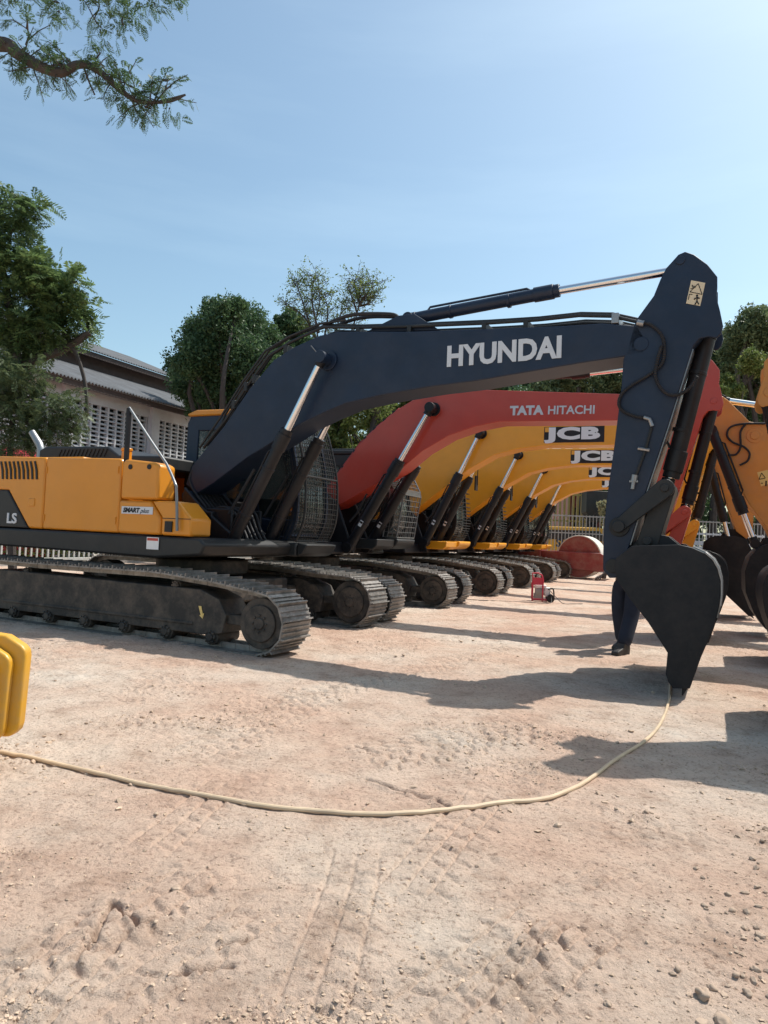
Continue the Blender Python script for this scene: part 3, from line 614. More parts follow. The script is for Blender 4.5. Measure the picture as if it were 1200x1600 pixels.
l1 = X1.on(.27, [(968, 823), (1040, 764), (1013, 846), (958, 884)]); pins(arm, NAVY, [(ac[2][0], ac[2][1], .283, .05), (pa[0], pa[1], .278, .08)], 'arm_pin'); pins(arm, GRAPH, [(l1[0][0], l1[0][1], .38, .065), (l1[0][0], l1[0][1], .30, .11), (l1[3][0], l1[3][1], .30, .08)], 'arm_pin')
wl_ = X1.on(.275, [(1080, 438), (1102, 442), (1094, 478), (1072, 474)]); q = MB(); q.prism(wl_, -.276, -.268); o = q.build('warning_label', CREAM, arm)
q = MB(); tri = X1.on(.278, [(1078, 456), (1097, 460), (1091, 443)]); tri2 = [((a+sum(p[0] for p in tri)/3*.25/1)/1.25, (b_+sum(p[1] for p in tri)/3*.25)/1.25) for a, b_ in tri]
for i in range(3): q.cyl((tri[i][0], -.278, tri[i][1]), (tri[(i+1) % 3][0], -.278, tri[(i+1) % 3][1]), .004, 5)
fg = X1.on(.278, [(1089, 466)])[0]; q.disc(fg[0], fg[1]+.03, -.279, -.276, .012, 10)
for a, b_ in (((0, .02), (0, -.03)), ((0, .01), (-.03, -.01)), ((0, .01), (.028, -.005)), ((0, -.03), (-.02, -.07)), ((0, -.03), (.02, -.07))): q.cyl((fg[0]+a[0], -.278, fg[1]+a[1]), (fg[0]+b_[0], -.278, fg[1]+b_[1]), .007, 5)
fg = X1.on(.278, [(1077, 464)])[0]
for a, b_ in (((0, .03), (.03, .025)), ((0, .03), (-.01, -.03)), ((.05, -.02), (.06, -.021)), ((.08, -.025), (.09, -.026)), ((0.09-.065, .13), (.10-.06, .09)), ((.01, .09), (.06, .10)), ((.06, .11), (.02, .12))): q.cyl((fg[0]+a[0], -.278, fg[1]+a[1]), (fg[0]+b_[0], -.278, fg[1]+b_[1]), .004, 5)
q.build('label_symbol', BLACK, o)
def hose(pxs, t, r=.021, m=RUBBER, par=None):
    q = convoluted([(a, -t-k_, b_) for (a, b_), k_ in zip(X1.on(t, pxs), [0]+[.0]*(len(pxs)-2)+[0])], r); return q.build('hydraulic_hose', m, par or arm)
hose([(1003, 504), (1018, 508), (1034, 524), (1038, 545), (1034, 568), (1015, 585), (990, 600), (972, 615), (967, 632), (975, 643), (992, 650), (1008, 653)], .31)
hose([(1034, 540), (1028, 560), (1024, 585), (1030, 603), (1044, 616), (1062, 616), (1078, 605), (1090, 588)], .33)
q = MB(); ln = X1.on(.31, [(1006, 652), (1015, 655), (1019, 666)]); q.tube([(a, -.31, b_) for a, b_ in ln], .022, 10); q.build('hose_fitting', STEEL, arm); q = MB(); s_, z_ = X1.on(.31, [(1000, 505)])[0]; q.cyl((s_-.03, -.31, z_+.01), (s_+.04, -.31, z_-.01), .034, 12); q.build('hose_fitting', STEEL, arm); q = MB(); ln = X1.on(.31, [(992, 742), (990, 752), (988, 764)]); q.cyl((ln[0][0], -.3, ln[0][1]), (ln[1][0], -.3, ln[1][1]), .035, 8); q.cyl((ln[1][0], -.3, ln[1][1]), (ln[2][0], -.3, ln[2][1]), .022, 8); q.box(ln[1][0]-.045, ln[1][0]+.045, -.31, -.29, ln[1][1]-.01, ln[1][1]+.01)
q.build('hose_fitting', STEEL, arm); q = MB(); ln = X1.on(.285, [(997, 701), (1015, 704)]); q.tube([(ln[0][0], -.30, ln[0][1]), (ln[1][0], -.30, ln[1][1])], .018, 6); q.build('hose_fitting', STEEL, arm)
q = MB(); ln = X1.on(.29, [(1018, 668), (1008, 705), (993, 745)]); q.tube([(a, -.295, b_) for a, b_ in ln], .016, 8); q.build('hydraulic_pipe', GRAPH, arm)
# bucket cylinder, link and bucket
bc = X1.on(0, [(1108, 516), (1050, 740), (1040, 766)])
cylinder(e1, 'bucket_cylinder', (bc[0][0], 0, bc[0][1]), (bc[1][0], 0, bc[1][1]), (bc[2][0], 0, bc[2][1]), .092, .052, BLACK)
l0 = X1.on(.2, [(968, 823), (1040, 764), (1013, 846)]); arm_linkage(e1, l0[0], l0[1], l0[2], GRAPH, .29)
HINGE = [(962, 872), (987, 853), (1060, 851), (1082, 856), (1100, 864), (1113, 875), (1121, 889), (1126, 908), (1126, 930), (1124, 947), (1119, 968), (1107, 1000), (1095, 1028), (1088, 1048), (1078, 1076), (1052, 1076), (1044, 1066), (1040, 1053), (1043, 1020), (1013, 973), (990, 943), (964, 907), (960, 886)]
bk = X1.on(.76, HINGE); ear = X1.on(.2, [(975, 880), (990, 850), (1003, 836), (1020, 833), (1045, 838), (1062, 852), (1090, 872), (1040, 880)])
def fix(p): return p
bko = bucket(e1, bk, ear, .76, BKT, 14, (Vector(bk[14])-Vector(bk[12])))
q = MB(); wp = [bk[i] for i in range(3, 11)]; q.sweep(wp, -.55, -.40, .014); q.sweep(wp, .40, .55, .014); q.sweep(wp, -.08, .08, .014); q.build('wear_strip', STEEL, bko)
q = MB(); q.sweep([bk[i] for i in range(4, 10)], -.765, -.60, .022); q.build('rim_highlight_strip', STEEL, bko, bevel=.006)  # bright steel strip added to give the highlight along the upper back rim
# concealed hoses behind the machine front
q = MB()
for k in range(7):
    y = -.28+.09*k; q.tube(smoothline([(-.55, y, 1.75), (-.9, y, 2.15), (-.75, y*.8, 2.45), (-.45, y*.7, 2.62)], 5), .02, 8)
q.build('hydraulic_hose', RUBBER, e1)

for k in range(5):
    y = -.30+.13*k; q = MB(); q.tube(smoothline([(-.6, y, 1.5), (-.35, y+.02, 1.75), (-.05, y, 1.72), (.12, y*.8, 1.45), (.25, y*.9, 1.25)], 6), .022, 8); q.tube(smoothline([(-.7, y+.05, 1.45), (-.5, y, 1.62), (-.3, y, 1.5), (-.2, y, 1.2)], 5), .018, 8); q.build('hydraulic_hose', RUBBER, e1)
# a few bolts and hinges on the body panels
for s_, z_ in ((-2.60, 2.2), (-2.60, 1.5), (-1.17, 2.2), (-1.17, 1.5)):
    q = MB(); q.cyl((s_, -1.405, z_-.05), (s_, -1.405, z_+.05), .010, 8); q.build('hinge', YEL, e1)
# ================================================================== the generic row machine (orange-red one, then the yellow ones)
def row_machine(fr, label, paint, body, cabframe, roofm, guard, boompx, cylpin, cylfoot, armshift, marks, cabdims, deckm, boomT=.27, tk=dict(), group=GRP, mirrored=False):
    a = math.radians(fr.deg)
    root = thing('excavator', label, 'excavator', (fr.O[0], fr.O[1], 0), -a, group)
    make_track(root, 1.15, 1.75, **tk); make_track(root, -1.80, -1.20, **tk)
    q = MB(); q.box(-1.9, .2, -.85, .85, .42, .74); q.box(-2.2, .1, -1.25, 1.25, .45, .60); q.cyl((-.8, 0, .78), (-.8, 0, 1.0), .68, 32); q.build('undercarriage', UNDER, root, bevel=.03)
    q = MB(); q.prism([(-3.9, 1.08), (-3.9, 1.30), (.25, 1.30), (.3, 1.08)], -1.42, 1.45); q.build('deck_frame', BLACK, root, bevel=.03)
    q = MB(); q.prism([(-3.9, 1.31), (-3.9, 2.35), (-.9, 2.32), (-.9, 1.31)], -1.42, -.75); q.prism([(-3.9, 1.31), (-3.9, 2.35), (-2.1, 2.35), (-2.1, 1.31)], .75, 1.42); q.build('side_panel', body, root, bevel=.04)
    q = MB(); q.box(-.88, .1, -1.40, -.6, 1.31, 1.85); q.build('fuel_tank', GRAPH, root, bevel=.04)
    q = MB(); q.prism([(-3.9, 1.31), (-3.9, 2.55), (-2.2, 2.5), (-2.1, 1.31)], -.74, .74); q.build('engine_hood', GRAPH, root, bevel=.05)
    q = MB(); q.prism([(-3.95, 1.08), (-4.3, 1.25), (-4.4, 1.9), (-4.3, 2.3), (-3.92, 2.4)], -1.35, 1.4); q.build('counterweight', body, root, bevel=.1, seg=3)
    q = MB()
    for s_ in (-1, 1): q.prism([(-1.0, 1.1), (.5, 1.1), (.35, 1.45), (.1, 2.05), (-.3, 2.35), (-.8, 2.3)], s_*.45, s_*.38)
    q.box(-1.9, -.5, -.3, .4, 1.31, 1.75); q.build('boom_bracket', BLACK, root, bevel=.02)
    c0, c1, cz, ct = cabdims
    make_cab(root, c0, c1, 1.42, cz, -.60, -1.50, cabframe, roofm, guard, zf=cz-.35)
    q = MB(); q.prism(smoothline([(c1-1.7, 1.19), (c1-.2, 1.19), (c1+.08, 1.25), (c1+.15, 1.34), (c1+.15, 1.41)], 3)+[(c1-1.7, 1.41)], .56, 1.52); q.prism([(.15, 1.19), (c1+.0, 1.19), (c1+.08, 1.25), (c1+.10, 1.39), (.15, 1.39)], -.30, .555); o = q.build('deck_front', deckm, root, bevel=.02)
    q = MB(); q.box(c1-1.0, c1-.82, .552, .562, 1.26, 1.36); q.build('step_recess', BLACK, o)
    bo = boompx; q = MB(); q.prism(bo, -boomT, boomT); boom = q.build('boom', paint, root, bevel=.012)
    pins(boom, BLACK, [(cylpin[0], cylpin[1], .52, .08), (cylpin[0], cylpin[1], .30, .13)], 'boom_pin')
    q = MB(); top = sorted(bo, key=lambda p: 0)[1:6]
    for t_ in (.16, .06, -.06, -.16): q.tube([(p[0]-.03*(i < 3), -t_, p[1]+.045) for i, p in enumerate(top)], .018, 6)
    q.build('hydraulic_pipe', paint, boom)
    q = MB()
    for i in range(len(top)-1):
        for f in (.25, .75): x_ = top[i][0]*(1-f)+top[i+1][0]*f; z_ = top[i][1]*(1-f)+top[i+1][1]*f; q = MB(); q.box(x_-.03, x_+.03, -.2, .2, z_-.04, z_+.075); q.build('pipe_clamp', BLACK, boom)
    for t_ in (.43, -.43):
        A = Vector((cylfoot[0], -t_, cylfoot[1])); D = Vector((cylpin[0], -t_, cylpin[1])); o = cylinder(root, 'boom_cylinder', A, A+(D-A)*.62, D, .10, .05)
        q = MB(); d = (D-A).normalized(); q.box(-.035, .035, -.104, -.100, -.06, .06, Matrix.Translation(A+d*.55)@Matrix.Rotation(math.atan2(d.x, d.z), 4, 'Y')); q.build('cylinder_label', WHITE, o)
        q = MB(); q.tube([A+Vector((-.05, .08, .5)), A+Vector((.1, .12, .7)), A+Vector((.28, .1, 1.05))], .02, 8); q.tube([A+Vector((.05, .02, .35)), A+Vector((.22, .02, .5)), A+Vector((.40, .02, .9))], .02, 8); q.build('hydraulic_hose', RUBBER, o)
    dx, dz = armshift
    sh = lambda P: [(p[0]+dx, p[1]+dz) for p in P]
    q = MB(); A_ = sh(ao)
    for s_ in (-1, 1): q.prism(A_, s_*.27, s_*.235)
    q.prism(sh(arm_core), -.233, .233); arm_ = q.build('arm', paint, root, bevel=.008)
    pins(arm_, paint, [(pa[0]+dx, pa[1]+dz, .285, .10), (l1[0][0]+dx, l1[0][1]+dz, .36, .065), (bc[0][0]+dx, bc[0][1]+dz, .285, .05)], 'arm_pin')
    cylinder(root, 'arm_cylinder', (ac[0][0]+dx, 0, ac[0][1]+dz+.15), (ac[1][0]+dx-.3, 0, ac[1][1]+dz-.02), (ac[2][0]+dx, 0, ac[2][1]+dz), .078, .048, BLACK)
    cylinder(root, 'bucket_cylinder', (bc[0][0]+dx, 0, bc[0][1]+dz), (bc[1][0]+dx, 0, bc[1][1]+dz), (bc[2][0]+dx, 0, bc[2][1]+dz), .092, .052, BLACK)
    arm_linkage(root, *[(p[0]+dx, p[1]+dz) for p in l0], paint, .29)
    B_ = [(p[0]+dx+.08, max(p[1]+dz*.5, .0)) for p in bk]; bucket(root, B_, sh(ear), .62, BKT, 14, Vector(B_[14])-Vector(B_[12]))
    for f in marks: f(boom)
    return root
X2f = frame_of(1)
tata = [(-.45, 2.05), (-.35, 2.25), (-.07, 2.58), (.41, 3.21), (.80, 3.58), (1.19, 3.88), (1.7, 4.16), (2.21, 4.24), (5.22, 4.02), (5.75, 3.95), (5.9, 3.75), (5.8, 3.58), (5.22, 3.57), (3.21, 3.60), (2.75, 3.52), (2.25, 3.36), (1.75, 3.08), (1.32, 2.73), (-.01, 1.99), (-.3, 1.92)]
def tata_marks(boom):
    L = X2f.on(.28, [(797, 648), (846, 647), (855, 647), (933, 646)])
    text('lettering', 'TATA', SILV, boom, (L[0][0], -.276, L[0][1]), .215, (L[1][0]-L[0][0])/.53, .011, math.atan2(L[1][1]-L[0][1], L[1][0]-L[0][0]), depth=.004)
    text('lettering', 'HITACHI', SILV, boom, (L[2][0], -.276, L[2][1]), .205, (L[3][0]-L[2][0])/.84, .004, math.atan2(L[3][1]-L[2][1], L[3][0]-L[2][0]), depth=.004)
e2 = row_machine(X2f, 'orange red excavator with TATA HITACHI lettering on its boom, second in the left row', RED, RED, GRAPH, GRAPH, 'boxed', tata, (1.94, 3.86), (.38, 1.2), (.54, -.05), [tata_marks], (-1.1, .82, 3.15, 0), GRAPH)
X3f = frame_of(2)
jcb = [(-.45, 2.1), (-.25, 2.6), (.03, 3.18), (.43, 3.82), (.85, 4.08), (1.58, 4.19), (2.6, 4.24), (4.79, 4.24), (6.0, 4.05), (6.3, 3.85), (6.2, 3.65), (4.81, 3.745), (3.23, 3.745), (2.6, 3.67), (2.01, 3.52), (1.4, 3.17), (.9, 2.80), (.16, 2.22), (-.1, 2.02), (-.35, 1.98)]
def jcb_marks(boom):
    q = MB(); q.prism([(3.22, 3.81), (4.58, 3.81), (4.58, 4.18), (3.22, 4.18)], -.277, -.268); p = q.build('nameplate', BLACK, boom)
    text('lettering', 'JCB', WHITE, p, (3.32, -.279, 3.90), .36, 1.98, .022, 0, depth=.003, gap=1.08)
    q = MB(); q.box(3.24, 3.35, -.281, -.275, 4.06, 4.17); q.build('logo_square', JCBY, p)
e3 = row_machine(X3f, 'yellow excavator, nearest of the four yellow ones, directly behind the orange red one', JCBY, JCBY, BLACK, BLACK, 'bars', jcb, (1.71, 4.05), (.42, 1.35), (.75, -.10), [jcb_marks], (-1.0, .84, 3.75, 0), JCBY)
for n_, lab in ((3, 'yellow excavator, second of the four, its JCB plate half hidden by the navy arm'), (4, 'yellow excavator, third of the four yellow ones, only the top of its JCB plate showing'), (5, 'farthest yellow excavator at the end of the left row beside the maroon roller')):
    c = copy_tree(e3); fr = frame_of(n_); c.location = (fr.O[0], fr.O[1], 0); c['label'] = lab

# ================================================================== the opposite row, facing us from the right
RG = 'excavators of the opposite row reaching in from the right'
def opp_machine(O, label, pose, paint):
    root = thing('excavator', label, 'excavator', (O[0], O[1], 0), PI-math.radians(24), RG)
    make_track(root, 1.15, 1.75, detail=False); make_track(root, -1.80, -1.20, detail=False)
    q = MB(); q.box(-2.2, 1.2, -1.25, 1.25, .45, .78); q.cyl((-.8, 0, .78), (-.8, 0, 1.0), .68, 32); q.build('undercarriage', UNDER, root, bevel=.03)
    q = MB(); q.prism([(-3.9, 1.08), (-3.9, 1.30), (.25, 1.30), (.3, 1.08)], -1.42, 1.45); q.build('deck_frame', BLACK, root, bevel=.03)
    q = MB(); q.prism([(-3.9, 1.31), (-3.9, 2.35), (-1.1, 2.32), (-1.1, 1.31)], -1.42, 1.42); q.build('side_panel', paint, root, bevel=.04)
    make_cab(root, -.95, .9, 1.32, 3.1, -.60, -1.50, BLACK, paint, 'bars', zf=2.8)
    if pose == 'down':
        kz = .91; sh = lambda P: [(p[0], p[1]*kz) for p in P]
        q = MB(); q.prism([(p[0]-.05, p[1]*kz-.02) for p in tata], -.27, .27); boom = q.build('boom', paint, root, bevel=.012)
        q = MB()
        for s_ in (-1, 1): q.prism(sh(ao), s_*.27, s_*.235)
        q.prism(sh(arm_core), -.233, .233); arm_ = q.build('arm', paint, root, bevel=.008)
        q = MB(); q.disc(bc[0][0], (bc[0][1]+.05)*kz, -.28, .28, .07, 18); q.build('arm_pin', paint, arm_, bevel=.006)
        cylinder(root, 'arm_cylinder', (ac[0][0], 0, ac[0][1]*kz+.1), (ac[1][0], 0, ac[1][1]*kz), (ac[2][0], 0, ac[2][1]*kz), .078, .048, BLACK)
        cylinder(root, 'bucket_cylinder', (bc[0][0], 0, bc[0][1]*kz), (bc[1][0], 0, bc[1][1]*kz), (bc[2][0], 0, bc[2][1]*kz), .092, .052, BLACK)
        arm_linkage(root, *sh(l0), paint, .29)
        bucket(root, [(p[0]-.15, max(p[1], 0)*kz) for p in bk], sh(ear), .60, BKT, 14, Vector(bk[14])-Vector(bk[12]))
        piv = (1.9, 3.8)
    else:
        fr = Frame(O, 24+180); T = -.27
        sc = pose
        bm_ = fr.on(T, sc['boom']); q = MB(); q.prism([(-.3, 1.95), (.1, 2.7)]+[(1.3, 3.7)]+bm_+[(2.2, 3.0), (1.2, 2.5), (0, 1.9)], -.25, .25); boom = q.build('boom', paint, root, bevel=.012)
        A_ = fr.on(T, sc['arm']); q = MB(); q.prism(A_, -.29, .29) ; arm_ = q.build('arm', paint, root, bevel=.01)
        pv, tp, lg, le = fr.on(T, [sc['pivot'], sc['top'], sc['lug'], sc['cylend']])
        pins(arm_, paint, [(pv[0], pv[1], .30, .13), (pv[0], pv[1], .315, .07), (tp[0], tp[1], .31, .08)], 'arm_pin')
        rr = fr.on(0, [sc['rod0'], sc['rod1']]); D = Vector((rr[0][0], .0, rr[0][1])); Bv = Vector((rr[1][0], .0, rr[1][1])); A0 = Bv+(Bv-D).normalized()*1.5
        cylinder(root, 'arm_cylinder', A0, Bv, D, .085, .055, BLACK)
        cl = fr.on(.38 if 0 else -.36, [sc['lug'], sc['cylend']]); A0 = Vector((cl[0][0], .36, cl[0][1])); D = Vector((cl[1][0], .36, cl[1][1])); cylinder(root, 'bucket_cylinder', A0, A0+(D-A0)*.72, D, .085, .05, BLACK)
        if 'label' in sc:
            wq = MB(); P = fr.on(T-.02, sc['label']); wq.prism(P, .291, .296); o_ = wq.build('warning_label', DECALY, arm_)
            t3 = fr.on(T-.03, sc['tri']); q = MB()
            for i in range(3): q.cyl((t3[i][0], .298, t3[i][1]), (t3[(i+1) % 3][0], .298, t3[(i+1) % 3][1]), .006, 5)
            fx = fr.on(T-.03, [sc['fig']])[0]; q.disc(fx[0], fx[1]+.03, .296, .3, .015, 10); q.cyl((fx[0], .298, fx[1]+.02), (fx[0], .298, fx[1]-.05), .012, 5); q.cyl((fx[0]+.05, .298, fx[1]), (fx[0]+.08, .298, fx[1]), .008, 5); q.build('label_symbol', BLACK, o_)
        if 'hoses' in sc:
            q = MB()
            for hpx in sc['hoses']:
                P = fr.on(-.33, hpx); q.tube([(a, .33, b_) for a, b_ in smoothline(P, 6)], .018, 8)
            q.build('hydraulic_hose', RUBBER, arm_)
        Bk = fr.on(-.6, sc['bucket']); bucket(root, Bk, fr.on(-.2, sc['ear']), .60, BKT, sc['k'], Vector(Bk[sc['k']])-Vector(Bk[sc['k']-2]))
    return root
uu = np.array([math.cos(math.radians(24)), -math.sin(math.radians(24))])
OA = np.array([10.75, 7.0])
opp_machine(OA, 'ochre excavator whose arm end and black bucket edge enter at the right border', 'down', OLDY)
oz = opp_machine(OA-np.array([1.60, 3.35]), 'ochre excavator just outside the right border, casting the large foreground shadow', 'down', OLDY)
poseB = dict(boom=[(1260, 640), (1205, 668), (1170, 660), (1165, 700), (1200, 735)][::1][:0] or [(1230, 655), (1190, 664), (1168, 672), (1165, 690), (1190, 715)][::-1][::-1],
  arm=[(1113, 632), (1119, 621), (1128, 619), (1137, 625), (1153, 641), (1171, 659), (1200, 664), (1225, 690), (1235, 740), (1235, 800), (1225, 850), (1210, 850), (1196, 822), (1172, 790), (1150, 752), (1130, 706), (1109, 664)],
  pivot=(1179, 681), top=(1126, 627), lug=(1112, 672), cylend=(1180, 850), rod0=(1128, 625), rod1=(1190, 634),
  label=[(1183, 738), (1200, 734), (1204, 755), (1189, 760)], tri=[(1186, 749), (1196, 747), (1190, 739)], fig=(1197, 755),
  hoses=[[(1200, 662), (1165, 662), (1142, 667), (1136, 680), (1145, 691), (1162, 698), (1171, 708), (1168, 720), (1156, 727)], [(1165, 663), (1157, 675), (1157, 698), (1150, 710), (1137, 711)]],
  bucket=[(1216, 856), (1200, 850), (1186, 855), (1172, 870), (1164, 893), (1165, 925), (1178, 958), (1195, 982), (1206, 990), (1222, 990), (1225, 950), (1228, 890)], ear=[(1185, 858), (1195, 840), (1225, 840), (1235, 870)], k=8)
opp_machine(OA+np.array([1.2, 3.1]), 'ochre excavator with a yellow warning label on its wide arm plate at the right', poseB, OLDY)
poseC = dict(boom=[(1210, 715), (1165, 722), (1150, 730), (1150, 745), (1170, 762)],
  arm=[(1103, 711), (1108, 702), (1114, 699), (1121, 706), (1135, 722), (1152, 728), (1172, 745), (1178, 790), (1176, 835), (1166, 842), (1150, 830), (1140, 800), (1125, 760), (1110, 735)],
  pivot=(1155, 742), top=(1112, 706), lug=(1108, 722), cylend=(1140, 848), rod0=(1113, 706), rod1=(1160, 712),
  bucket=[(1166, 842), (1150, 838), (1122, 837), (1110, 839), (1100, 846), (1096, 870), (1110, 900), (1135, 930), (1170, 963), (1186, 962), (1190, 920), (1180, 870)], ear=[(1120, 845), (1135, 826), (1160, 828), (1175, 850)], k=8)
opp_machine(OA+np.array([3.1, 6.4]), 'ochre excavator deeper in the opposite row, its narrower arm folded beside the warning label plate', poseC, OLDY)

# ================================================================== ground things
hp = [(-60, 1172), (0, 1180), (60, 1190), (150, 1209), (230, 1230), (300, 1245), (400, 1262), (500, 1271), (600, 1275), (700, 1268), (790, 1256), (850, 1249), (905, 1229), (960, 1190), (1010, 1155), (1034, 1126), (1045, 1095), (1047, 1066)]
P = []
for x, y in smoothline(hp, 5):
    g_ = on_ground(x, y); P.append((g_[0], g_[1], sum(hz(g_[0]+dx_, g_[1]+dy_) for dx_ in (-.12, 0, .12) for dy_ in (-.03, 0, .03))/9+.013))
q = MB(); q.tube(P, .0125, 10); tag(q.build('hose', HOSE), 'beige water hose curving across the ground to the tip of the nearest bucket', 'hose')
# larger stones lying about
R5 = np.random.RandomState(9)
for x, y, r in ((1097, 1560, .040), (1112, 1548, .022), (1128, 1598, .030), (1150, 1530, .018), (1180, 1520, .022), (950, 1574, .018), (812, 1484, .016), (746, 1356, .015), (742, 1300, .014), (780, 1300, .014), (1138, 1400, .020), (1100, 1418, .018), (1145, 1424, .02), (1175, 1345, .022), (1192, 1318, .02), (204, 1226, .018), (275, 1392, .030), (222, 1123, .025), (135, 1132, .022), (1010, 1270, .02), (965, 1160, .025), (1168, 1556, .024), (1060, 1520, .016)):
    p = on_ground(x, y); v = IV
    bm_ = bmesh.new(); bmesh.ops.create_icosphere(bm_, subdivisions=3, radius=1)
    r *= .72; sc_ = np.array([1, .7+.3*R5.rand(), .5+.25*R5.rand()])*r; off = R5.rand(3)*50
    for vv in bm_.verts:
        c_ = np.array(vv.co[:]); k = 1+.85*(vnoise(np.array([c_[0]+off[0]+c_[2]*.7]), np.array([c_[1]+off[1]+c_[2]*.5]), .7, 77)[0]-.5); vv.co = Vector(c_*sc_*k)
    me_ = bpy.data.meshes.new('stone'); bm_.to_mesh(me_); bm_.free(); me_.shade_smooth(); me_.materials.append(STONE)
    o = bpy.data.objects.new('stone', me_); C.objects.link(o); o.location = (p[0], p[1], hz(p[0], p[1])+r*.3); o.rotation_euler = (0, 0, R5.rand()*6)
    tag(o, 'small dusty stone lying loose on the dry clay ground', 'stone', 'loose stones on the ground')
# heap of pale tracks/soil by the right bucket
# pressure washer
pw = on_ground(845, 940); rt = thing('pressure_washer', 'small pressure washer with raspberry red upright frame standing beside the tracks', 'pressure washer', (pw[0], pw[1], 0), -.15)
s0 = .0
q = MB(); q.tube([(-.22, -.12, .0), (-.22, -.12, .62), (-.24, -.12, .70), (-.10, -.12, .72), (.0, -.12, .66), (.03, -.12, .55), (.03, -.12, .0)], .02, 8); q.tube([(-.22, .12, .05), (-.22, .12, .45)], .018, 8); q.box(-.21, .02, -.125, -.115, .42, .60); q.tube([(-.22, -.12, .05), (.25, -.12, .05), (.25, .12, .05), (-.22, .12, .05)], .018, 8); q.build('frame', PINK, rt, bevel=.0)
q = MB(); q.cyl((-.15, 0, .24), (.05, 0, .24), .12, 20); q.box(-.18, .02, -.1, .1, .08, .20); q.build('motor', GREYC, rt, bevel=.01)
q = MB(); q.box(-.16, .12, -.09, .1, .34, .42); q.cyl((.05, 0, .24), (.22, 0, .26), .085, 16); q.box(.08, .22, -.09, .09, .14, .36); q.build('pump_cover', WHITE, rt, bevel=.02)
for yy in (-.15, .15): q = MB(); q.cyl((.22, yy-.03, .10), (.22, yy+.03, .10), .10, 20); q.build('wheel', RUBBER, rt, bevel=.01)
q = MB(); q.tube(smoothline([(.16, -.1, .32), (.27, -.14, .34), (.30, -.14, .2), (.30, -.12, .1)], 5), .018, 8); q.tube(smoothline([(.2, -.12, .3), (.34, -.3, .15), (.5, -.4, .02), (.75, -.3, .015), (1.0, -.1, .012)], 5), .008, 6); q.tube(smoothline([(.2, -.1, .25), (.22, -.4, .03), (0, -.6, .015), (-.8, -.7, .015), (-2., -.9, .015)], 5), .010, 6); q.build('washer_hose', RUBBER, rt)

# person behind the nearest bucket (only the legs show)
pf = on_ground(972, 1018); py_ = pf[1]; px_ = pf[0]
man = thing('person', 'person in dark blue jeans and boots standing behind the nearest bucket', 'person', (px_+.05, py_, 0), PI+.75); man.scale = (1.06, 1.06, 1.04)
def skinmesh(name, verts, edges, radii, m, par, sub=2):
    me_ = bpy.data.meshes.new(name); me_.from_pydata(verts, edges, []); me_.materials.append(m); o = bpy.data.objects.new(name, me_); C.objects.link(o); o.parent = par
    sk = o.modifiers.new('skin', 'SKIN'); sk.use_smooth_shade = True
    for v, r in zip(me_.skin_vertices[0].data, radii): v.radius = (r, r) if not isinstance(r, tuple) else r
    me_.skin_vertices[0].data[0].use_root = True
    if sub: s_ = o.modifiers.new('sub', 'SUBSURF'); s_.levels = sub; s_.render_levels = sub
    return o
V_ = [(0, 0, .98), (0, .10, .93), (.09, .115, .52), (.30, .12, .10), (0, -.10, .93), (.0, -.11, .52), (-.14, -.12, .10), (.01, 0, 1.15), (.02, 0, 1.38), (.02, 0, 1.52), (.03, 0, 1.66), (.03, 0, 1.78), (.02, .19, 1.44), (.05, .25, 1.16), (.26, .16, 1.04), (.34, .12, 1.03), (.02, -.19, 1.44), (.05, -.25, 1.16), (.24, -.2, 1.02), (.32, -.18, 1.0)]
E_ = [(0, 1), (1, 2), (2, 3), (0, 4), (4, 5), (5, 6), (0, 7), (7, 8), (8, 9), (9, 10), (10, 11), (8, 12), (12, 13), (13, 14), (14, 15), (8, 16), (16, 17), (17, 18), (18, 19)]
R_ = [.13, .09, .055, .04, .09, .055, .04, .12, .12, .055, .09, .07, .06, .042, .03, .028, .06, .042, .03, .028]
skinmesh('body', V_, E_, R_, SKIN, man)
skinmesh('trousers', V_[:7]+[(.0, 0, 1.06)], [(0, 1), (1, 2), (2, 3), (0, 4), (4, 5), (5, 6), (0, 7)], [(.17, .19), .14, .105, .095, .14, .105, .095, (.15, .18)], JEAN, man)
skinmesh('shirt', [V_[7], V_[8], (.02, 0, 1.47), V_[12], V_[13], V_[16], V_[17], (0, 0, 1.0)], [(0, 1), (1, 2), (1, 3), (3, 4), (1, 5), (5, 6), (0, 7)], [(.145, .17), (.14, .18), .075, .08, .062, .08, .062, (.15, .17)], SHIRT, man)
q = skinmesh('hair', [(.01, 0, 1.76), (-.02, 0, 1.80), (.06, 0, 1.82)], [(0, 1), (1, 2)], [.09, .085, .07], SHOEB, man)
for fx_, fy_, sz in ((.30, .12, 1), (-.14, -.12, 1)):
    q = MB(); q.prism(smoothline([(fx_-.09, .0), (fx_-.10, .08), (fx_-.07, .15), (fx_+.05, .15), (fx_+.08, .10), (fx_+.17, .075), (fx_+.21, .045), (fx_+.20, .0)], 3), fy_-.05, fy_+.05); q.build('boot', SHOEB, man, bevel=.02, seg=3)
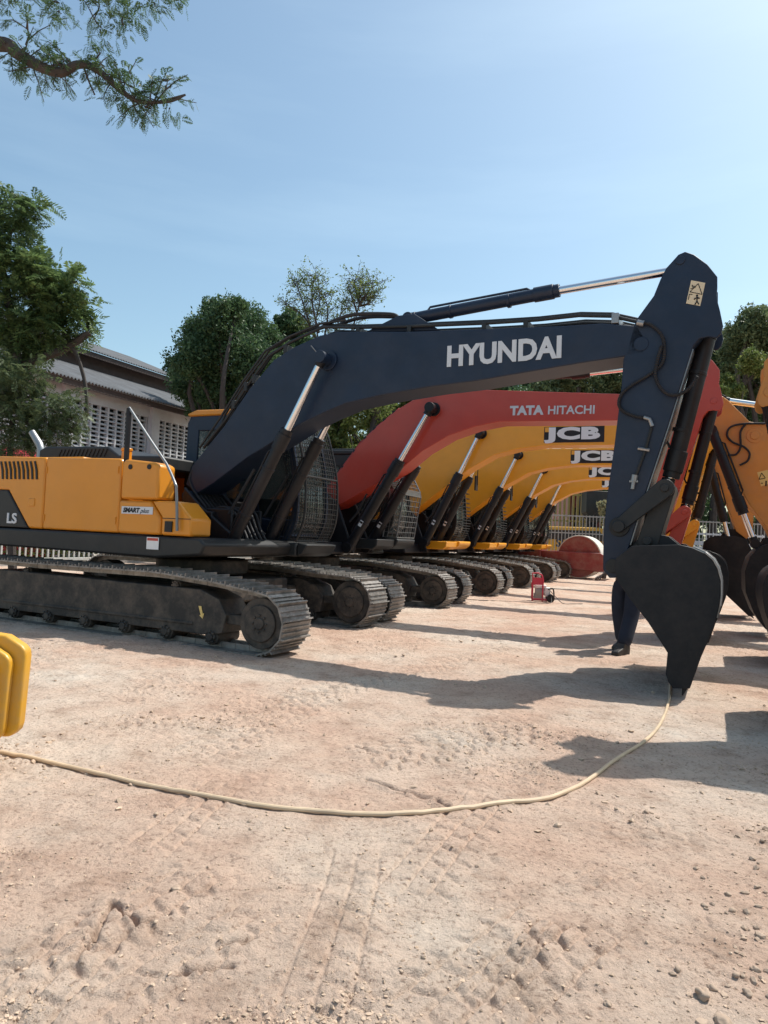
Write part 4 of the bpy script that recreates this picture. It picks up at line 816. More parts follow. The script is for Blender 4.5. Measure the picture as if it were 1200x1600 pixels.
for sy in (1, -1):                                            # hands: palm and five bent fingers
    bx_, by_, bz_ = (.34, .12, 1.03) if sy > 0 else (.32, -.18, 1.0); vs = [(bx_, by_, bz_), (bx_+.06, by_, bz_-.01)]; es = [(0, 1)]; rs = [.03, (.026, .036)]
    for j in range(4):
        yy = by_+(-.03+.02*j); L_ = (.07, .08, .075, .06)[j]; i_ = len(vs); vs += [(bx_+.09, yy, bz_-.012), (bx_+.09+L_*.5, yy, bz_-.025), (bx_+.09+L_*.8, yy, bz_-.06)]; es += [(1, i_), (i_, i_+1), (i_+1, i_+2)]; rs += [.010, .009, .008]
    i_ = len(vs); vs += [(bx_+.03, by_-sy*.045, bz_-.01), (bx_+.075, by_-sy*.055, bz_-.03)]; es += [(0, i_), (i_, i_+1)]; rs += [.011, .009]
    skinmesh('hand', vs, es, rs, SKIN, man, 1)

# yellow stepped steel attachment at the left border
ctr = at(-60, 1065, 3.9)
ya = thing('machine_attachment', 'chrome yellow stepped steel block of a machine at the left border', 'machine part', (-2.42, 3.9, 0), math.radians(-4))
def rrect(x0, x1, z0, z1, c0, c1):
    pts = []
    for cx, cz, a0 in ((x1-c0, z1-c0, 0), (x0+c0, z1-c0, PI/2), (x0+c0, z0+c0, PI), (x1-c1, z0+c1, -PI/2)):
        rr_ = c1 if a0 == -PI/2 else c0
        for i in range(6): a = a0+PI/2*i/5; pts.append((cx+rr_*math.cos(a), cz+rr_*math.sin(a)))
    return pts
pxm = lambda x: (x-600)/F*3.9+2.42
for i, (xr, zt, zb, y0, y1) in enumerate(((45, 1008, 1148, -.02, .05), (29, 1020, 1152, -.07, -.02), (10, 1032, 1158, -.13, -.07))):
    xr_ = at(xr, 1080, 3.9).x+2.42; zt_ = at(xr, zt, 3.9).z; zb_ = at(xr, zb, 3.9).z
    q = MB(); pts = [(-.7, zb_-.012), (xr_-.09, zb_-.005), (xr_-.06, zb_), (xr_-.025, zb_+.035), (xr_-.016, zb_+.07), (xr_, zt_-.055), (xr_-.005, zt_-.02), (xr_-.03, zt_+.005), (xr_-.12, zt_+.055), (-.7, zt_+.16)]
    q.prism(pts, y0, y1); q.build('stepped_plate', BOXY, ya, bevel=.014, seg=3)
q = MB(); q.tube([(-.7, .0, at(2, 990, 3.9).z), (at(-6, 985, 3.9).x+2.42, .0, at(0, 990, 3.9).z), (at(-4, 985, 3.9).x+2.42, .0, at(0, 1010, 3.9).z)], .035, 10); q.box(-.75, -.1, .05, .5, .45, .95); q.box(-.7, -.3, .0, .4, -.05, .45); q.build('mounting', BOXY, ya, bevel=.02)

# ================================================================== setting behind: fence, hall, trees
R0 = Frame((-2.0, 10.42), 24)
def wpt(s_, t_, z_): p = R0.O+s_*R0.u+t_*R0.r; return (p[0], p[1], z_)
def rowthing(name, label, cat, group=None): return thing(name, label, cat, (R0.O[0], R0.O[1], 0), -math.radians(24), group)
fe = rowthing('fence', 'pale grey steel bar fence seen under the nearest excavator body', 'fence')
q = MB()
for i in range(150):
    t_ = 6-.215*i; q.box(-13.62, -13.58, -t_-.028, -t_+.028, .26, 2.0)
q.build('fence_bars', FENCE, fe, smooth=0)
q = MB(); q.box(-13.66, -13.54, -6, 26.3, .14, .24); q.box(-13.66, -13.54, -6, 26.3, 1.85, 1.93); q.build('rail', FENCE, fe, bevel=.01)
q = MB(); q.box(-13.75, -13.45, -6, 26.3, -.1, .12); q.build('kerb', GREYC, fe)
# hall with breeze block walls
ha = rowthing('hall', 'long white hall with breeze block vents and grey corrugated roof behind the trees', 'building')
T0, T1 = 4., -24.; SW = -18.0                                   # wall plane x = SW, y = -t
q = MB(); y0, y1 = -T0, -T1
bays = []; yb = 17.55
cols = [yb-5.1*k for k in range(5)][::-1]+[yb+5.1]
cols = [c for c in cols if c > y0-1]
q.box(SW-.25, SW, y0, y1, 0, 2.2); q.box(SW-.25, SW, y0, y1, 6.62, 7.45)
for c in cols: q.box(SW-.3, SW+.18, c-.27, c+.27, 0, 7.2)
q.box(SW-8, SW-.25, y1-.25, y1, 0, 7.4); q.box(SW-8, SW-.25, y0, y0+.25, 0, 7.4)
q.build('wall', WALL, ha, bevel=.0, smooth=0)
for i in range(len(cols)-1):
    a0 = cols[i]+.27+.12; a1 = cols[i+1]-.27-.12; b = MB(); b.box(SW-.2, SW-.02, cols[i]+.27, a0, 2.2, 6.62); b.box(SW-.2, SW-.02, a1, cols[i+1]-.27, 2.2, 6.62)
    nc = int(round((a1-a0)/.5)); w = (a1-a0)/nc
    for k in range(nc+1): b.box(SW-.2, SW-.02, a0+k*w-.045, a0+k*w+.045, 2.2, 6.62)
    nr = 23; hh = (6.6-2.2)/nr
    for r_ in range(nr):
        z_ = 2.2+r_*hh; b.box(SW-.2, SW-.04, a0, a1, z_-.022, z_+.022)
        b.add([(SW-.05, a0, z_+.0), (SW-.05, a1, z_+.0), (SW-.16, a1, z_+.075), (SW-.16, a0, z_+.075), (SW-.075, a0, z_-.0), (SW-.075, a1, z_-.0), (SW-.185, a1, z_+.075), (SW-.185, a0, z_+.075)], [(0, 1, 2, 3), (7, 6, 5, 4), (0, 3, 7, 4), (1, 5, 6, 2), (3, 2, 6, 7), (0, 4, 5, 1)])
    b.build('breeze_block_panel', WALL, ha, smooth=0)
q = MB(); q.box(SW-1.2, SW-1.1, y0+.3, y1-.3, 0, 7.3); q.build('dark_interior_sheet', WALLIN, ha, smooth=0)  # near-black sheet added so the block openings read as unlit hall interior
def corrugated(b, x0, z0, x1, z1, y0, y1, amp=.045, pit=.18):
    n = int((y1-y0)/pit*4); vs = []; fs = []
    for i in range(n+1):
        y = y0+(y1-y0)*i/n; w = amp*math.sin(2*PI*i/4+.4)
        for dz in (0, -.02): vs += [(x0, y, z0+w+dz), (x1, y, z1+w+dz)]
    for i in range(n): a = i*4; fs += [(a, a+4, a+5, a+1), (a+2, a+3, a+7, a+6), (a, a+2, a+6, a+4)]
    b.add(vs, fs)
q = MB(); corrugated(q, SW+.75, 7.32, SW-3.6, 9.05, y0-1, y1+.5); q.build('lower_roof', ROOF, ha, smooth=60)
q = MB(); corrugated(q, SW-3.0, 9.85, SW-8.5, 11.9, y0-1, y1+.5); q.build('upper_roof', ROOF, ha, smooth=60)
q = MB(); q.box(SW+.55, SW+.65, y0-1, y1+.4, 7.02, 7.26); q.box(SW-3.75, SW-3.62, y0-1, y1+.4, 8.3, 9.95); q.box(SW-3.2, SW-3.1, y0-1, y1+.4, 9.55, 9.80); q.box(SW-.2, SW+.6, y1+.1, y1+.4, 7.0, 7.4); q.build('fascia_and_gap_band', RUSTW, ha, smooth=0)  # fascia boards, plus a dark band painting the unlit clerestory gap

# ---- foliage helpers
def quads_mesh(name, P, A, Bv, m, parent=None):
    """P centre, A half-length vector, Bv half-width vector (n,3): one pointed leaf each"""
    n = len(P); co = np.empty((n, 4, 3)); co[:, 0] = P-A; co[:, 1] = P+Bv-.1*A; co[:, 2] = P+A; co[:, 3] = P-Bv-.1*A
    me_ = bpy.data.meshes.new(name); me_.vertices.add(n*4); me_.vertices.foreach_set('co', co.ravel().astype(np.float32)); me_.loops.add(n*4); me_.loops.foreach_set('vertex_index', np.arange(n*4, dtype=np.int32))
    me_.polygons.add(n); me_.polygons.foreach_set('loop_start', (np.arange(n)*4).astype(np.int32)); me_.update(); me_.validate(); me_.materials.append(m)
    o = bpy.data.objects.new(name, me_); C.objects.link(o); o.parent = parent; return o
def unit(v): return v/np.maximum(np.linalg.norm(v, axis=1, keepdims=True), 1e-6)
def leaves(clumps, n, size, rs, hollow=.35, squash=1.0, twig=.33):
    """clumps: (centre, radius) ; leaves gather on twiglets scattered in each clump"""
    tot = sum(r**2 for _, r in clumps); PP = []
    for c, r in clumps:
        k = int(n*r**2/tot); kt = max(3, k//14)
        d = unit(rs.randn(kt, 3)); rad = r*(hollow+(1-hollow)*rs.rand(kt, 1)**.6)*(.8+.35*rs.rand(kt, 1)); tc_ = np.array(c)+d*rad*np.array([1, 1, squash])
        idx = rs.randint(0, kt, k); PP.append(tc_[idx]+rs.randn(k, 3)*r*twig*.42)
    P = np.concatenate(PP); n = len(P); A = unit(rs.randn(n, 3)+np.array([0, 0, -.3])); Bv = unit(np.cross(A, rs.randn(n, 3))); s_ = size*(.6+.8*rs.rand(n, 1))
    return P, A*s_, Bv*s_*.42
def branches(q, base, clumps, r0, rs, lean=None):
    base = Vector(base); top = sum((Vector(c) for c, _ in clumps), Vector())/len(clumps); h = top.z-base.z
    fork = base+(top-base)*.45; fork.x = base.x*.6+top.x*.4; fork.y = base.y*.6+top.y*.4; fork.z = base.z+h*.42
    tr = smoothline([base, base+(fork-base)*.5+Vector((rs.randn()*.1, rs.randn()*.1, 0)), fork], 5); q.tube(tr, r0, 9, [r0*(1.25-.5*i/(len(tr)-1)) for i in range(len(tr))])
    for c, r in clumps:
        c = Vector(c); mid = fork+(c-fork)*.5+Vector((rs.randn(), rs.randn(), rs.randn()+.3))*.12*(c-fork).length
        ln = smoothline([fork, mid, c], 5); q.tube(ln, r0*.5, 6, [r0*(.55-.42*i/(len(ln)-1)) for i in range(len(ln))])
        for k in range(5):
            e = c+Vector(tuple(unit(rs.randn(1, 3))[0]))*r*(.6+.4*rs.rand()); q.tube([mid+(c-mid)*.6, c+(e-c)*.5+Vector((0, 0, .1*r)), e], r0*.12, 4, [r0*.14, r0*.09, r0*.03])
def tree(label, base, pxc, Y, n, size, lm, seed, r0=.2, group=None, spread=1.2, hollow=.35, name='tree'):
    rs = np.random.RandomState(seed); clumps = []
    for x, y, rp in pxc:
        Yc = Y+rs.uniform(-1, 1)*spread; clumps.append((tuple(at(x, y, Yc)), rp/F*Yc))
    b = Vector(base); t = thing(name, label, 'tree', b, 0, group)
    loc = [((c[0]-b.x, c[1]-b.y, c[2]-b.z), r) for c, r in clumps]
    q = MB(); branches(q, (0, 0, 0), loc, r0, rs); q.build('trunk', BARK, t)
    P, A, Bv = leaves(loc, n, size, rs, hollow); quads_mesh('crown', P, A, Bv, lm, t); return t
def gbase(x, Y): p = at(x, 850, Y); return (p.x, Y, 0)
# dark tree behind the navy boom
tree('dense dark green tree rising behind the navy boom and hall end', gbase(355, 33), [(350, 500, 34), (315, 525, 34), (385, 510, 36), (295, 560, 32), (340, 550, 40), (390, 560, 40), (420, 535, 26), (300, 600, 34), (345, 605, 36), (395, 605, 34), (370, 480, 20), (275, 575, 18), (330, 480, 16), (400, 640, 30), (350, 645, 30), (310, 635, 22)], 33, 60000, .085, LEAF_D, 21, .32, spread=2.2)
tree('leafy tree with small dark crown between the dense tree and the sparse one', gbase(455, 36), [(455, 505, 22), (440, 530, 22), (470, 520, 18), (430, 560, 22), (455, 555, 22), (480, 545, 20), (436, 500, 10)], 36, 14000, .10, LEAF_D, 22, .2, spread=1.2)
# sparse tree with bare twigs
def sparse_tree(label, Y, base_px, twigs, seed, nleaf):
    rs = np.random.RandomState(seed); b = Vector(gbase(base_px, Y)); t = thing('tree', label, 'tree', b); q = MB(); ends = []
    for tw in twigs:
        P = [at(x, y, Y+rs.uniform(-.4, .4))-b for x, y in tw]; ln = smoothline([tuple(p) for p in P], 4); k = len(ln); q.tube(ln, .05, 5, [.055-.042*i/(k-1) for i in range(k)])
        for i in range(k//4, k):
            for _ in range(3):
                p = Vector(ln[i]); d = Vector((rs.randn()*.8, rs.randn()*.5, abs(rs.randn())*.7+.1)).normalized()*(.35+.55*rs.rand()); mid = p+d*.5+Vector((rs.randn(), rs.randn(), rs.randn()))*.06; q.tube([p, mid, p+d], .012, 4, [.014, .010, .006]); ends += [p+d, mid, p+d*.8]
                for __ in range(2): e = mid+Vector((rs.randn(), rs.randn(), rs.randn()))*.22; q.tube([mid, e], .008, 3, [.009, .005]); ends.append(e)
    q.build('trunk', BARK, t); E = np.array([tuple(e) for e in ends]); idx = rs.randint(0, len(E), nleaf); P = E[idx]+rs.randn(nleaf, 3)*.09; A = unit(rs.randn(nleaf, 3)); Bv = unit(np.cross(A, rs.randn(nleaf, 3))); s_ = .055*(.6+.8*rs.rand(nleaf, 1))
    quads_mesh('crown', P, A*s_, Bv*s_*.45, LEAF_Y, t)
sparse_tree('thin sparse tree with bare twigs and few pale leaves above the navy boom', 30, 520, [[(505, 700), (500, 600), (498, 540), (494, 500), (500, 470), (497, 440)], [(498, 540), (484, 505), (474, 475), (466, 452), (460, 444)], [(500, 560), (510, 510), (512, 480), (505, 462)], [(500, 560), (490, 520), (470, 490), (445, 476)], [(498, 520), (489, 480), (488, 450), (494, 434)], [(505, 560), (525, 515), (533, 490), (545, 480)], [(520, 600), (545, 530), (558, 490), (562, 465), (564, 440)], [(558, 490), (552, 470), (546, 455)], [(560, 480), (572, 462), (582, 448)], [(560, 470), (556, 450), (554, 438)], [(562, 478), (575, 475), (580, 465)]], 5, 4200)
# hedge and trees behind, seen under the boom
def hedge(label, x0, x1, ytop, ybot, Y, n, size, lm, seed, name='shrub', cat='shrub'):
    rs = np.random.RandomState(seed); b = Vector(gbase((x0+x1)/2, Y)); t = thing(name, label, cat, b); cl = []
    for i in range(26):
        x = rs.uniform(x0, x1); y = rs.uniform(ytop+10, ybot); Yc = Y+rs.uniform(-.8, .8); cl.append((tuple(at(x, y, Yc)-b), rs.uniform(14, 26)/F*Yc))
    q = MB(); branches(q, (0, 0, 0), cl[:10], .13, rs); q.build('trunk', BARK, t); P, A, Bv = leaves(cl, n, size, rs, .1); quads_mesh('crown', P, A, Bv, lm, t)
hedge('sunlit bushy tree under the bend of the navy boom, left of the dark trunk', 500, 570, 610, 730, 27, 16000, .085, LEAF_L, 31, 'tree', 'tree')
hedge('sunlit bushy tree behind the start of the orange red boom', 570, 660, 590, 720, 29, 18000, .085, LEAF_L, 32, 'tree', 'tree')
hedge('olive green tree behind the cab guard of the nearest excavator', 430, 520, 600, 740, 31, 14000, .09, LEAF_G, 33, 'tree', 'tree')
hedge('dark bushes low behind the ochre arms at the right', 1080, 1215, 640, 850, 47, 26000, .12, LEAF_D, 34, 'shrub', 'shrub')
hedge('dark green bushes behind the far fence next to the navy arm', 940, 1090, 720, 850, 49, 20000, .12, LEAF_D, 35, 'shrub', 'shrub')
q = MB(); b0 = Vector(gbase(575, 25.5)); q.tube(smoothline([(0, 0, 0), (.05, 0, 2.0), (-.02, 0, 4.2), (.1, 0, 6.5)], 5), .17, 9); 
t_ = thing('tree', 'straight dark tree trunk standing between the two sunlit bushy trees', 'tree', b0); q.build('trunk', BARK, t_)
rs = np.random.RandomState(8); P, A, Bv = leaves([((0, 0, 6.4), .9), ((.4, .3, 5.7), .6), ((-.4, .2, 5.8), .6)], 2500, .08, rs); quads_mesh('crown', P, A, Bv, LEAF_L, t_)
# low hedge behind the bar fence at left
t_ = thing('hedge', 'sunlit clipped hedge behind the pale bar fence', 'hedge', (R0.O[0], R0.O[1], 0), -math.radians(24)); rs = np.random.RandomState(17); n_ = 42000
Pm = np.stack([-14.6+rs.rand(n_)*.9, rs.uniform(-5, 25, n_), rs.rand(n_)*1.9], 1); A = unit(rs.randn(n_, 3)); Bv = unit(np.cross(A, rs.randn(n_, 3))); s_ = .055*(.6+.8*rs.rand(n_, 1)); quads_mesh('foliage', Pm, A*s_, Bv*s_*.5, LEAF_L, t_)
q = MB()
for i in range(40): yy = -5+.75*i; q.tube([(-14.3, yy, -.05), (-14.25, yy+.1, .8), (-14.35, yy-.05, 1.6)], .03, 5)
q.build('stem', BARK, t_)
# trees far behind the booms and at the right
tree('mid green tree showing below the navy boom beside the arm', gbase(905, 50), [(880, 590, 22), (905, 582, 24), (935, 582, 24), (960, 588, 22), (850, 605, 22), (890, 612, 26), (930, 612, 26), (965, 612, 22), (870, 640, 30), (930, 650, 30), (980, 590, 22), (985, 640, 30)], 50, 32000, .13, LEAF_G, 41, .3, spread=2)
tree('dark tree under the middle of the navy boom', gbase(770, 48), [(790, 600, 22), (830, 598, 20), (750, 610, 22), (770, 625, 24), (720, 620, 20), (700, 610, 20), (810, 630, 26), (740, 640, 24), (690, 640, 24)], 48, 22000, .12, LEAF_D, 42, .3, spread=2)
tree('tall grey green tree at the right edge beyond the arms', gbase(1195, 42), [(1180, 505, 26), (1200, 500, 24), (1160, 525, 28), (1190, 540, 32), (1150, 555, 26), (1140, 530, 20), (1178, 585, 30), (1145, 590, 26), (1225, 530, 30), (1240, 580, 34), (1210, 610, 30), (1250, 500, 20)], 42, 46000, .11, LEAF_G, 43, .35, spread=2)
tree('dark tree between the navy arm and the tall right tree', gbase(1110, 46), [(1125, 545, 20), (1110, 560, 22), (1135, 580, 24), (1100, 600, 26), (1130, 620, 26), (1085, 560, 16), (1160, 630, 26), (1100, 650, 26), (1150, 665, 28), (1185, 650, 26)], 46, 34000, .12, LEAF_D, 44, .3, spread=2)
tree('pale yellow green shrub tree beside the ochre arms', gbase(1140, 38), [(1135, 600, 16), (1150, 612, 14), (1128, 615, 12), (1175, 560, 16), (1190, 575, 14), (1165, 575, 12)], 38, 9000, .09, LEAF_L, 45, .15, spread=.8)
tree('shady tree low behind the far yellow booms', gbase(1010, 52), [(960, 700, 40), (1010, 690, 40), (1060, 690, 40), (1110, 690, 36), (1160, 700, 36), (1200, 700, 36), (1000, 750, 40), (1080, 760, 36), (1150, 760, 36), (945, 770, 24)], 52, 30000, .15, LEAF_D, 46, .3, spread=2)

# ---- feathery trees: fronds
def fronds(bases, dirs, L, rs, pairs=9):
    """arrays of bipinnate leaves as pointed leaflets along a drooping midrib"""
    n = len(bases); PP = []; AA = []; BB = []
    side = unit(np.cross(dirs, np.array([0, 0, 1.])+.4*rs.randn(n, 3))); L = L*(.7+.6*rs.rand(n, 1))
    for j in range(pairs):
        f = (j+1)/(pairs+1); droop = np.array([0, 0, -1.])*f*f*.35
        c = bases+(dirs*f+droop)*L; w = L*.34*math.sin(PI*min(1, f*.85+.12))
        for sg in (-1, 1):
            d = unit(side*sg+dirs*.45+np.array([0, 0, -.25])+rs.randn(n, 3)*.12); PP.append(c+d*w*.5); AA.append(d*w*.5); BB.append(dirs*L*.046)
    return np.concatenate(PP), np.concatenate(AA), np.concatenate(BB)
def limb(q, pts, r0, r1, k=6):
    ln = smoothline([tuple(p) for p in pts], k); m = len(ln); q.tube(ln, r0, 8, [r1+(r0-r1)*(1-i/(m-1))**1.25 for i in range(m)]); return ln
def feather_tree(label, base, limbs, Yd, nf, L, seed, lm=LEAF_F, clumps=()):
    rs = np.random.RandomState(seed); b = Vector(base); t = thing('tree', label, 'tree', b); q = MB(); B_ = []; D_ = []
    for px, r0, r1, dens in limbs:
        P = [at(x, y, Y)-b if not isinstance(x, Vector) else x for x, y, Y in px]; ln = limb(q, P, r0, r1)
        if dens:
            for _ in range(int(dens)):
                i = rs.randint(len(ln)//6, len(ln)); p = Vector(ln[i]); d = Vector((rs.randn(), rs.randn()*.8, rs.randn()*.9)).normalized(); l_ = (.15+.35*rs.rand()); e = p+d*l_; q.tube([p, p+d*l_*.5+Vector((0, 0, .03)), e], .006, 4, [.010, .007, .004])
                for _ in range(6):
                    f = .4+.6*rs.rand(); B_.append(tuple(p+d*l_*f)); dd = d+Vector((rs.randn(), rs.randn(), rs.randn()-.2))*.9; D_.append(tuple(dd.normalized()))
    for x, y, rp, Y, n in clumps:
        c = np.array(at(x, y, Y)-b); r = rp/F*Y*(.86 if seed == 52 else 1); n = int(n*(.5 if seed == 52 else .8 if seed == 53 else 1))
        for _ in range(n//8):
            d = unit(rs.randn(1, 3))[0]; p = c+d*r*(.25+.75*rs.rand()**.5)
            if rs.rand() < .4: q.tube([tuple(c+d*r*.2), tuple((c+p)/2+rs.randn(3)*.05), tuple(p)], .008, 3, [.014, .009, .005])
            for _ in range(8): B_.append(tuple(p+rs.randn(3)*.09)); dd = d*.6+rs.randn(3)*.7+np.array([0, 0, -.1]); D_.append(tuple(dd/np.linalg.norm(dd)))
    q.build('trunk', BARK, t); B_ = np.array(B_); D_ = np.array(D_); P, A, Bv = fronds(B_, D_, L, rs); quads_mesh('crown', P, A, Bv, lm, t); return t
tb = (-10.5, 8.5, 0)
feather_tree('feathery tree whose dark limb with drooping leaf tufts crosses the upper left sky', tb, [
    ([(-560, 900, 8.6), (-500, 400, 8.8), (-300, 150, 9), (-120, 90, 9), (-40, 72, 9)] if 0 else [(-560, 900, 8.6), (-500, 400, 8.8), (-300, 150, 9), (-120, 80, 9), (0, 69, 9), (25, 82, 9), (60, 103, 9), (95, 113, 9), (122, 101, 9), (150, 108, 9), (185, 138, 9), (212, 157, 9), (240, 160, 9), (268, 158, 9), (290, 148, 9)], .13, .012, 0),
    ([(0, 70, 9), (25, 82, 9), (60, 103, 9), (95, 113, 9), (122, 101, 9)], .045, .035, 26), ([(122, 101, 9), (150, 108, 9), (185, 138, 9), (212, 157, 9), (240, 160, 9), (290, 148, 9)], .030, .012, 30),
    ([(132, 108, 9), (140, 130, 9), (148, 148, 9)], .013, .010, 0),
    ([(-300, 150, 9), (-150, -10, 9.2), (0, -25, 9.3), (150, -20, 9.3), (290, -12, 9.3)], .08, .02, 0),
    ([(150, -20, 9.3), (155, 10, 9.3), (148, 30, 9.3), (160, 45, 9.3)], .012, .006, 6), ([(40, 70, 9), (45, 50, 9), (32, 38, 9)], .01, .006, 4), ([(245, 158, 9), (258, 140, 9), (262, 125, 9)], .01, .006, 6)],
    9, 0, .135, 51, LEAF_D, [(20, -4, 10, 9.3, 24), (45, -4, 9, 9.3, 16), (80, 3, 13, 9.3, 56), (92, 16, 9, 9.3, 32), (140, -2, 9, 9.3, 24), (168, 2, 14, 9.3, 48), (190, 30, 12, 9.3, 64), (208, 10, 14, 9.3, 48), (240, 2, 12, 9.3, 48), (275, -2, 10, 9.3, 32), (155, 50, 12, 9.3, 32), (172, 48, 8, 9.3, 16), (0, 4, 8, 9.3, 16), (40, 85, 10, 9, 40), (85, 95, 14, 9, 56), (30, 108, 9, 9, 24), (150, 95, 12, 9, 48), (140, 120, 8, 9, 24), (195, 130, 9, 9, 32), (185, 155, 9, 9, 32), (225, 165, 12, 9, 48), (258, 138, 8, 9, 24), (265, 168, 8, 9, 24)])
feather_tree('large feathery leaved tree with a sawn off limb at the left border', (at(-60, 850, 15).x, 15, 0), [
    ([(-60, 960, 15), (-50, 800, 15), (-40, 700, 15), (0, 620, 15), (30, 585, 15)], .30, .15, 0), ([(30, 585, 15), (55, 562, 15), (95, 548, 15), (140, 520, 15)], .12, .075, 0),
    ([(100, 515, 15), (108, 535, 15), (122, 560, 15), (133, 600, 15), (136, 640, 15), (131, 668, 15)], .045, .04, 0), ([(30, 585, 15), (20, 520, 15), (10, 450, 15), (0, 400, 15), (-10, 330, 15)], .12, .05, 10), ([(20, 520, 15), (50, 480, 15), (90, 450, 15), (120, 440, 15)], .05, .015, 10), ([(10, 450, 15), (40, 430, 15), (60, 420, 15)], .04, .015, 10), ([(-10, 400, 15), (20, 360, 15), (45, 320, 15)], .04, .012, 8)],
    15, 0, .40, 52, LEAF_F, [(10, 320, 30, 15, 260), (30, 345, 24, 15, 200), (45, 325, 12, 15, 70), (0, 380, 30, 15, 260), (30, 420, 32, 15, 280), (60, 430, 26, 15, 230), (0, 440, 36, 15, 300), (85, 450, 22, 15, 240), (50, 470, 38, 15, 380), (100, 478, 24, 15, 190), (120, 475, 16, 15, 110), (10, 500, 40, 15, 380), (70, 510, 32, 15, 300), (120, 502, 18, 15, 120), (30, 540, 34, 15, 380), (136, 512, 10, 15, 60), (112, 438, 12, 15, 50), (132, 472, 10, 15, 50), (60, 322, 8, 15, 30), (140, 492, 8, 15, 30), (78, 418, 10, 15, 40), (52, 395, 10, 15, 30), (-20, 540, 40, 15, 300), (90, 530, 18, 15, 110)])
feather_tree('low green shrub with bright leaf tips under the large tree at the left', (at(20, 850, 14.2).x, 14.2, 0), [
    ([(20, 900, 14.2), (15, 750, 14.2), (20, 650, 14.2)], .09, .05, 0)], 14, 0, .22, 53, LEAF_G, [(10, 590, 34, 14.2, 420), (40, 620, 30, 14.2, 360), (0, 640, 36, 14.2, 420), (80, 640, 26, 14.2, 260), (50, 665, 30, 14.2, 380), (105, 640, 20, 14.2, 170), (115, 665, 16, 14.2, 110), (95, 680, 22, 14.2, 200), (15, 690, 30, 14.2, 260), (60, 590, 16, 14.2, 90), (120, 625, 8, 14.2, 24), (60, 695, 22, 14.2, 200)])

# ================================================================== far end: roller, fence, container, van
rp = on_ground(905, 903); rl = thing('road_roller', 'maroon road roller with a pale steel drum at the end of the row', 'roller', (rp[0], rp[1], 0), -math.radians(24))
q = MB(); q.cyl((.1, -1.0, .95), (.1, 1.0, .95), .93, 40); q.build('drum', DRUMW, rl, bevel=.02); 
for yy in (-1, 1): q = MB(); q.cyl((.1, yy*1.004, .95), (.1, yy*1.012, .95), .88, 40); q.build('drum_side', MAROON, rl)
q = MB()
for s_ in (-1, 1): q.prism([(-1.5, .75), (-1.5, 1.15), (1.0, 1.15), (1.35, .95), (1.35, .4), (.9, .35), (-.8, .45)], s_*1.02, s_*1.15)
q.box(1.2, 1.4, -1.15, 1.15, .4, 1.1); q.build('frame', MAROON, rl, bevel=.03)
q = MB(); q.prism([(-1.6, .6), (-1.6, 1.9), (-2.6, 2.0), (-4.2, 1.8), (-4.3, .7)], -.7, .7); q.build('engine_body', MAROON, rl, bevel=.08)
for yy in (-.95, .95): q = MB(); q.cyl((-3.3, yy-.25, .75), (-3.3, yy+.25, .75), .75, 28); q.build('wheel', RUBBER, rl, bevel=.06)
q = MB(); q.box(-2.6, -1.6, -.6, .6, 1.95, 2.05)
for x_ in (-2.55, -1.65):
    for yy in (-.55, .55): q.box(x_-.03, x_+.03, yy-.03, yy+.03, 2.05, 3.1)
q.box(-2.7, -1.5, -.7, .7, 3.1, 3.18); q.build('canopy', BLACK, rl, bevel=.01)
bf = thing('fence', 'tall thin dark bar fence across the far end of the yard', 'fence', (0, 41, 0)); q = MB()
for i in range(150): x = 4+.2*i; q.box(x-.018, x+.018, -.02, .02, 0, 3.2)
q.build('fence_bars', GREYC, bf, smooth=0); q = MB(); q.box(4, 34, -.03, .03, 3.1, 3.17); q.box(4, 34, -.03, .03, 2.1, 2.16); q.box(4, 34, -.03, .03, .2, .28); q.build('rail', GREYC, bf, smooth=0)
vn = thing('van', 'yellow van parked behind the far fence, letters SU on its side', 'van', (at(905, 850, 45).x, 45, 0), -.1)
q = MB(); q.prism([(-2.6, .45), (-2.65, 1.6), (-2.4, 2.55), (1.2, 2.6), (1.9, 1.75), (2.6, 1.5), (2.65, .5)], -.95, .95); o = q.build('body', BOXY, vn, bevel=.08, seg=3); text('lettering', 'SU', NAVY, o, (-1.6, -.97, 1.3), .7, 1, .02)
q = MB(); q.prism([(-2.2, 1.75), (-2.1, 2.35), (1.05, 2.38), (1.55, 1.75)], -.965, .965); q.build('window', mat('dark_glass', (.03, .035, .04), .1), vn)
for x_ in (-1.7, 1.7):
    for yy in (-.85, .85): q = MB(); q.cyl((x_, yy-.12, .38), (x_, yy+.12, .38), .38, 24); q.build('wheel', RUBBER, vn, bevel=.03)
ct = thing('shipping_container', 'rust brown container standing beyond the far fence', 'container', (at(912, 850, 52).x, 52, 0)); q = MB(); q.box(-1.2, 1.2, 0, 6, .1, 6.2)
for i in range(12): q.box(-1.1+.19*i, -1.02+.19*i, -.03, 0, .2, 6.0)
q.build('body', MAROON, ct, smooth=0); q = MB(); q.box(-.9, .9, -.08, -.035, .3, 4.2); q.build('door', BLACK, ct)
gy = thing('steel_frame', 'tall yellow steel rack of upright posts beyond the far fence', 'rack', (at(884, 850, 48).x, 48, 0)); q = MB()
for i in range(9): q.box(-1.1+.3*i, -1.0+.3*i, 0, .3, 0, 6.2)
for z_ in (1.2, 3., 4.8, 6.1): q.box(-1.2, 1.5, -.02, -.0, z_, z_+.12)
q.build('post_frame', mat('old_yellow', (.42, .30, .06), .6, dirt=DUST, dirt_amt=.5), gy, smooth=0)
bx = thing('hopper', 'dark boxy hopper on a stand beyond the far fence', 'hopper', (at(928, 850, 46).x, 46, 0)); q = MB(); q.prism([(-.75, 3.6), (-.75, 5.0), (.75, 5.0), (.75, 3.6), (.3, 3.0), (-.3, 3.0)], -.6, .6)
q.build('bin', GRAPH, bx, bevel=.03); q = MB()
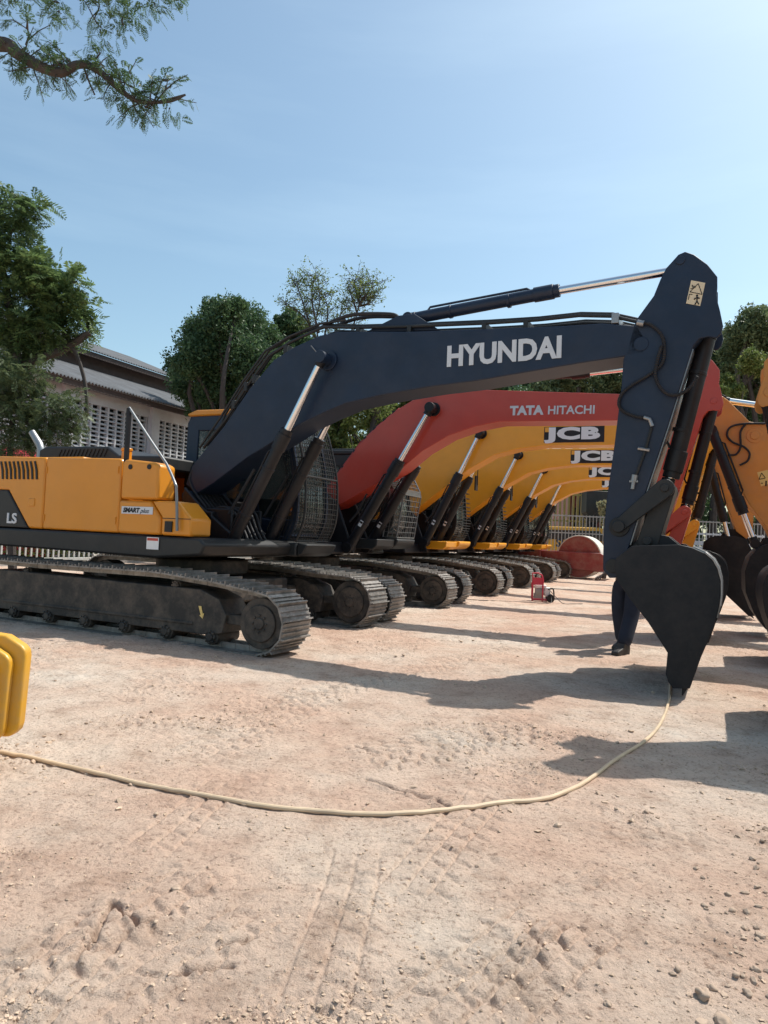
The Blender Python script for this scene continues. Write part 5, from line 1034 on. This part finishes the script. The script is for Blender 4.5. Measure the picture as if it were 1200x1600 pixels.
for x_ in (-.6, .6):
    for yy in (-.5, .5): q.box(x_-.05, x_+.05, yy-.05, yy+.05, 0, 3.65)
q.build('stand', GRAPH, bx)
rs = np.random.RandomState(61); b_ = Vector(gbase(946, 44)); t_ = thing('shrub', 'pale dry sunlit shrub behind the far fence beside the arm', 'shrub', b_); cl = [(tuple(at(x, y, 44)-b_), r/F*44) for x, y, r in ((945, 800, 9), (940, 790, 8), (950, 790, 9), (945, 815, 8))]; P, A, Bv = leaves(cl, 2500, .09, rs, .1)
quads_mesh('foliage', P, A, Bv, leaf_mat('dry_leaf', (.3, .27, .14), (.45, .42, .25), (.6, .57, .36)), t_); q = MB(); branches(q, (0, 0, 0), cl, .06, rs); q.build('stem', BARK, t_)
# low white barrier and dark truck in the right background
ww = thing('barrier', 'low white slatted barrier behind the far buckets', 'barrier', (at(1125, 850, 40).x, 40, 0)); q = MB(); q.box(-2.5, 2.5, -.05, .05, 1.55, 1.68); q.box(-2.5, 2.5, -.05, .05, 2.35, 2.45)
for i in range(13): q.box(-2.45+.4*i, -2.40+.4*i, -.08, -.05, 1.4, 2.5)
q.box(-2.5, 2.5, 0.06, .12, 1.75, 2.0); q.build('slats', WALL, ww, smooth=0)
tk_ = thing('truck', 'dark box truck standing behind the cab guard of the nearest excavator', 'truck', (at(548, 850, 23).x, 23.5, 0), -math.radians(24)); q = MB(); q.box(-3, 1.3, -1.1, 1.1, 1.0, 4.2); q.build('cargo_box', GRAPH, tk_, bevel=.04)
q = MB(); q.prism([(1.35, .6), (1.35, 3.0), (2.6, 2.95), (3.1, 1.8), (3.1, .6)], -1.05, 1.05); q.build('cab', GRAPH, tk_, bevel=.06)
q = MB(); q.prism([(1.6, 1.9), (1.6, 2.75), (2.45, 2.75), (2.8, 1.9)], -1.06, 1.06); q.build('window', GLASS, tk_)
for x_ in (-2.2, -1.1, 2.2):
    for yy in (-.9, .9): q = MB(); q.cyl((x_, yy-.14, .48), (x_, yy+.14, .48), .48, 24); q.build('wheel', RUBBER, tk_, bevel=.03)
rc = thing('shipping_container', 'red container at the left border behind the exhaust pipe', 'container', (at(-20, 850, 23).x, 23, 0), -math.radians(24)); q = MB(); q.box(-3.5, .8, -.2, 1.6, .1, 3.75)
for i in range(22): q.box(-3.4+.19*i, -3.3+.19*i, -.23, -.2, .25, 3.6)
q.build('body', PINK, rc, smooth=0); q = MB(); q.box(.8, .84, -.1, 1.5, .2, 3.6); q.build('door', PINK, rc)
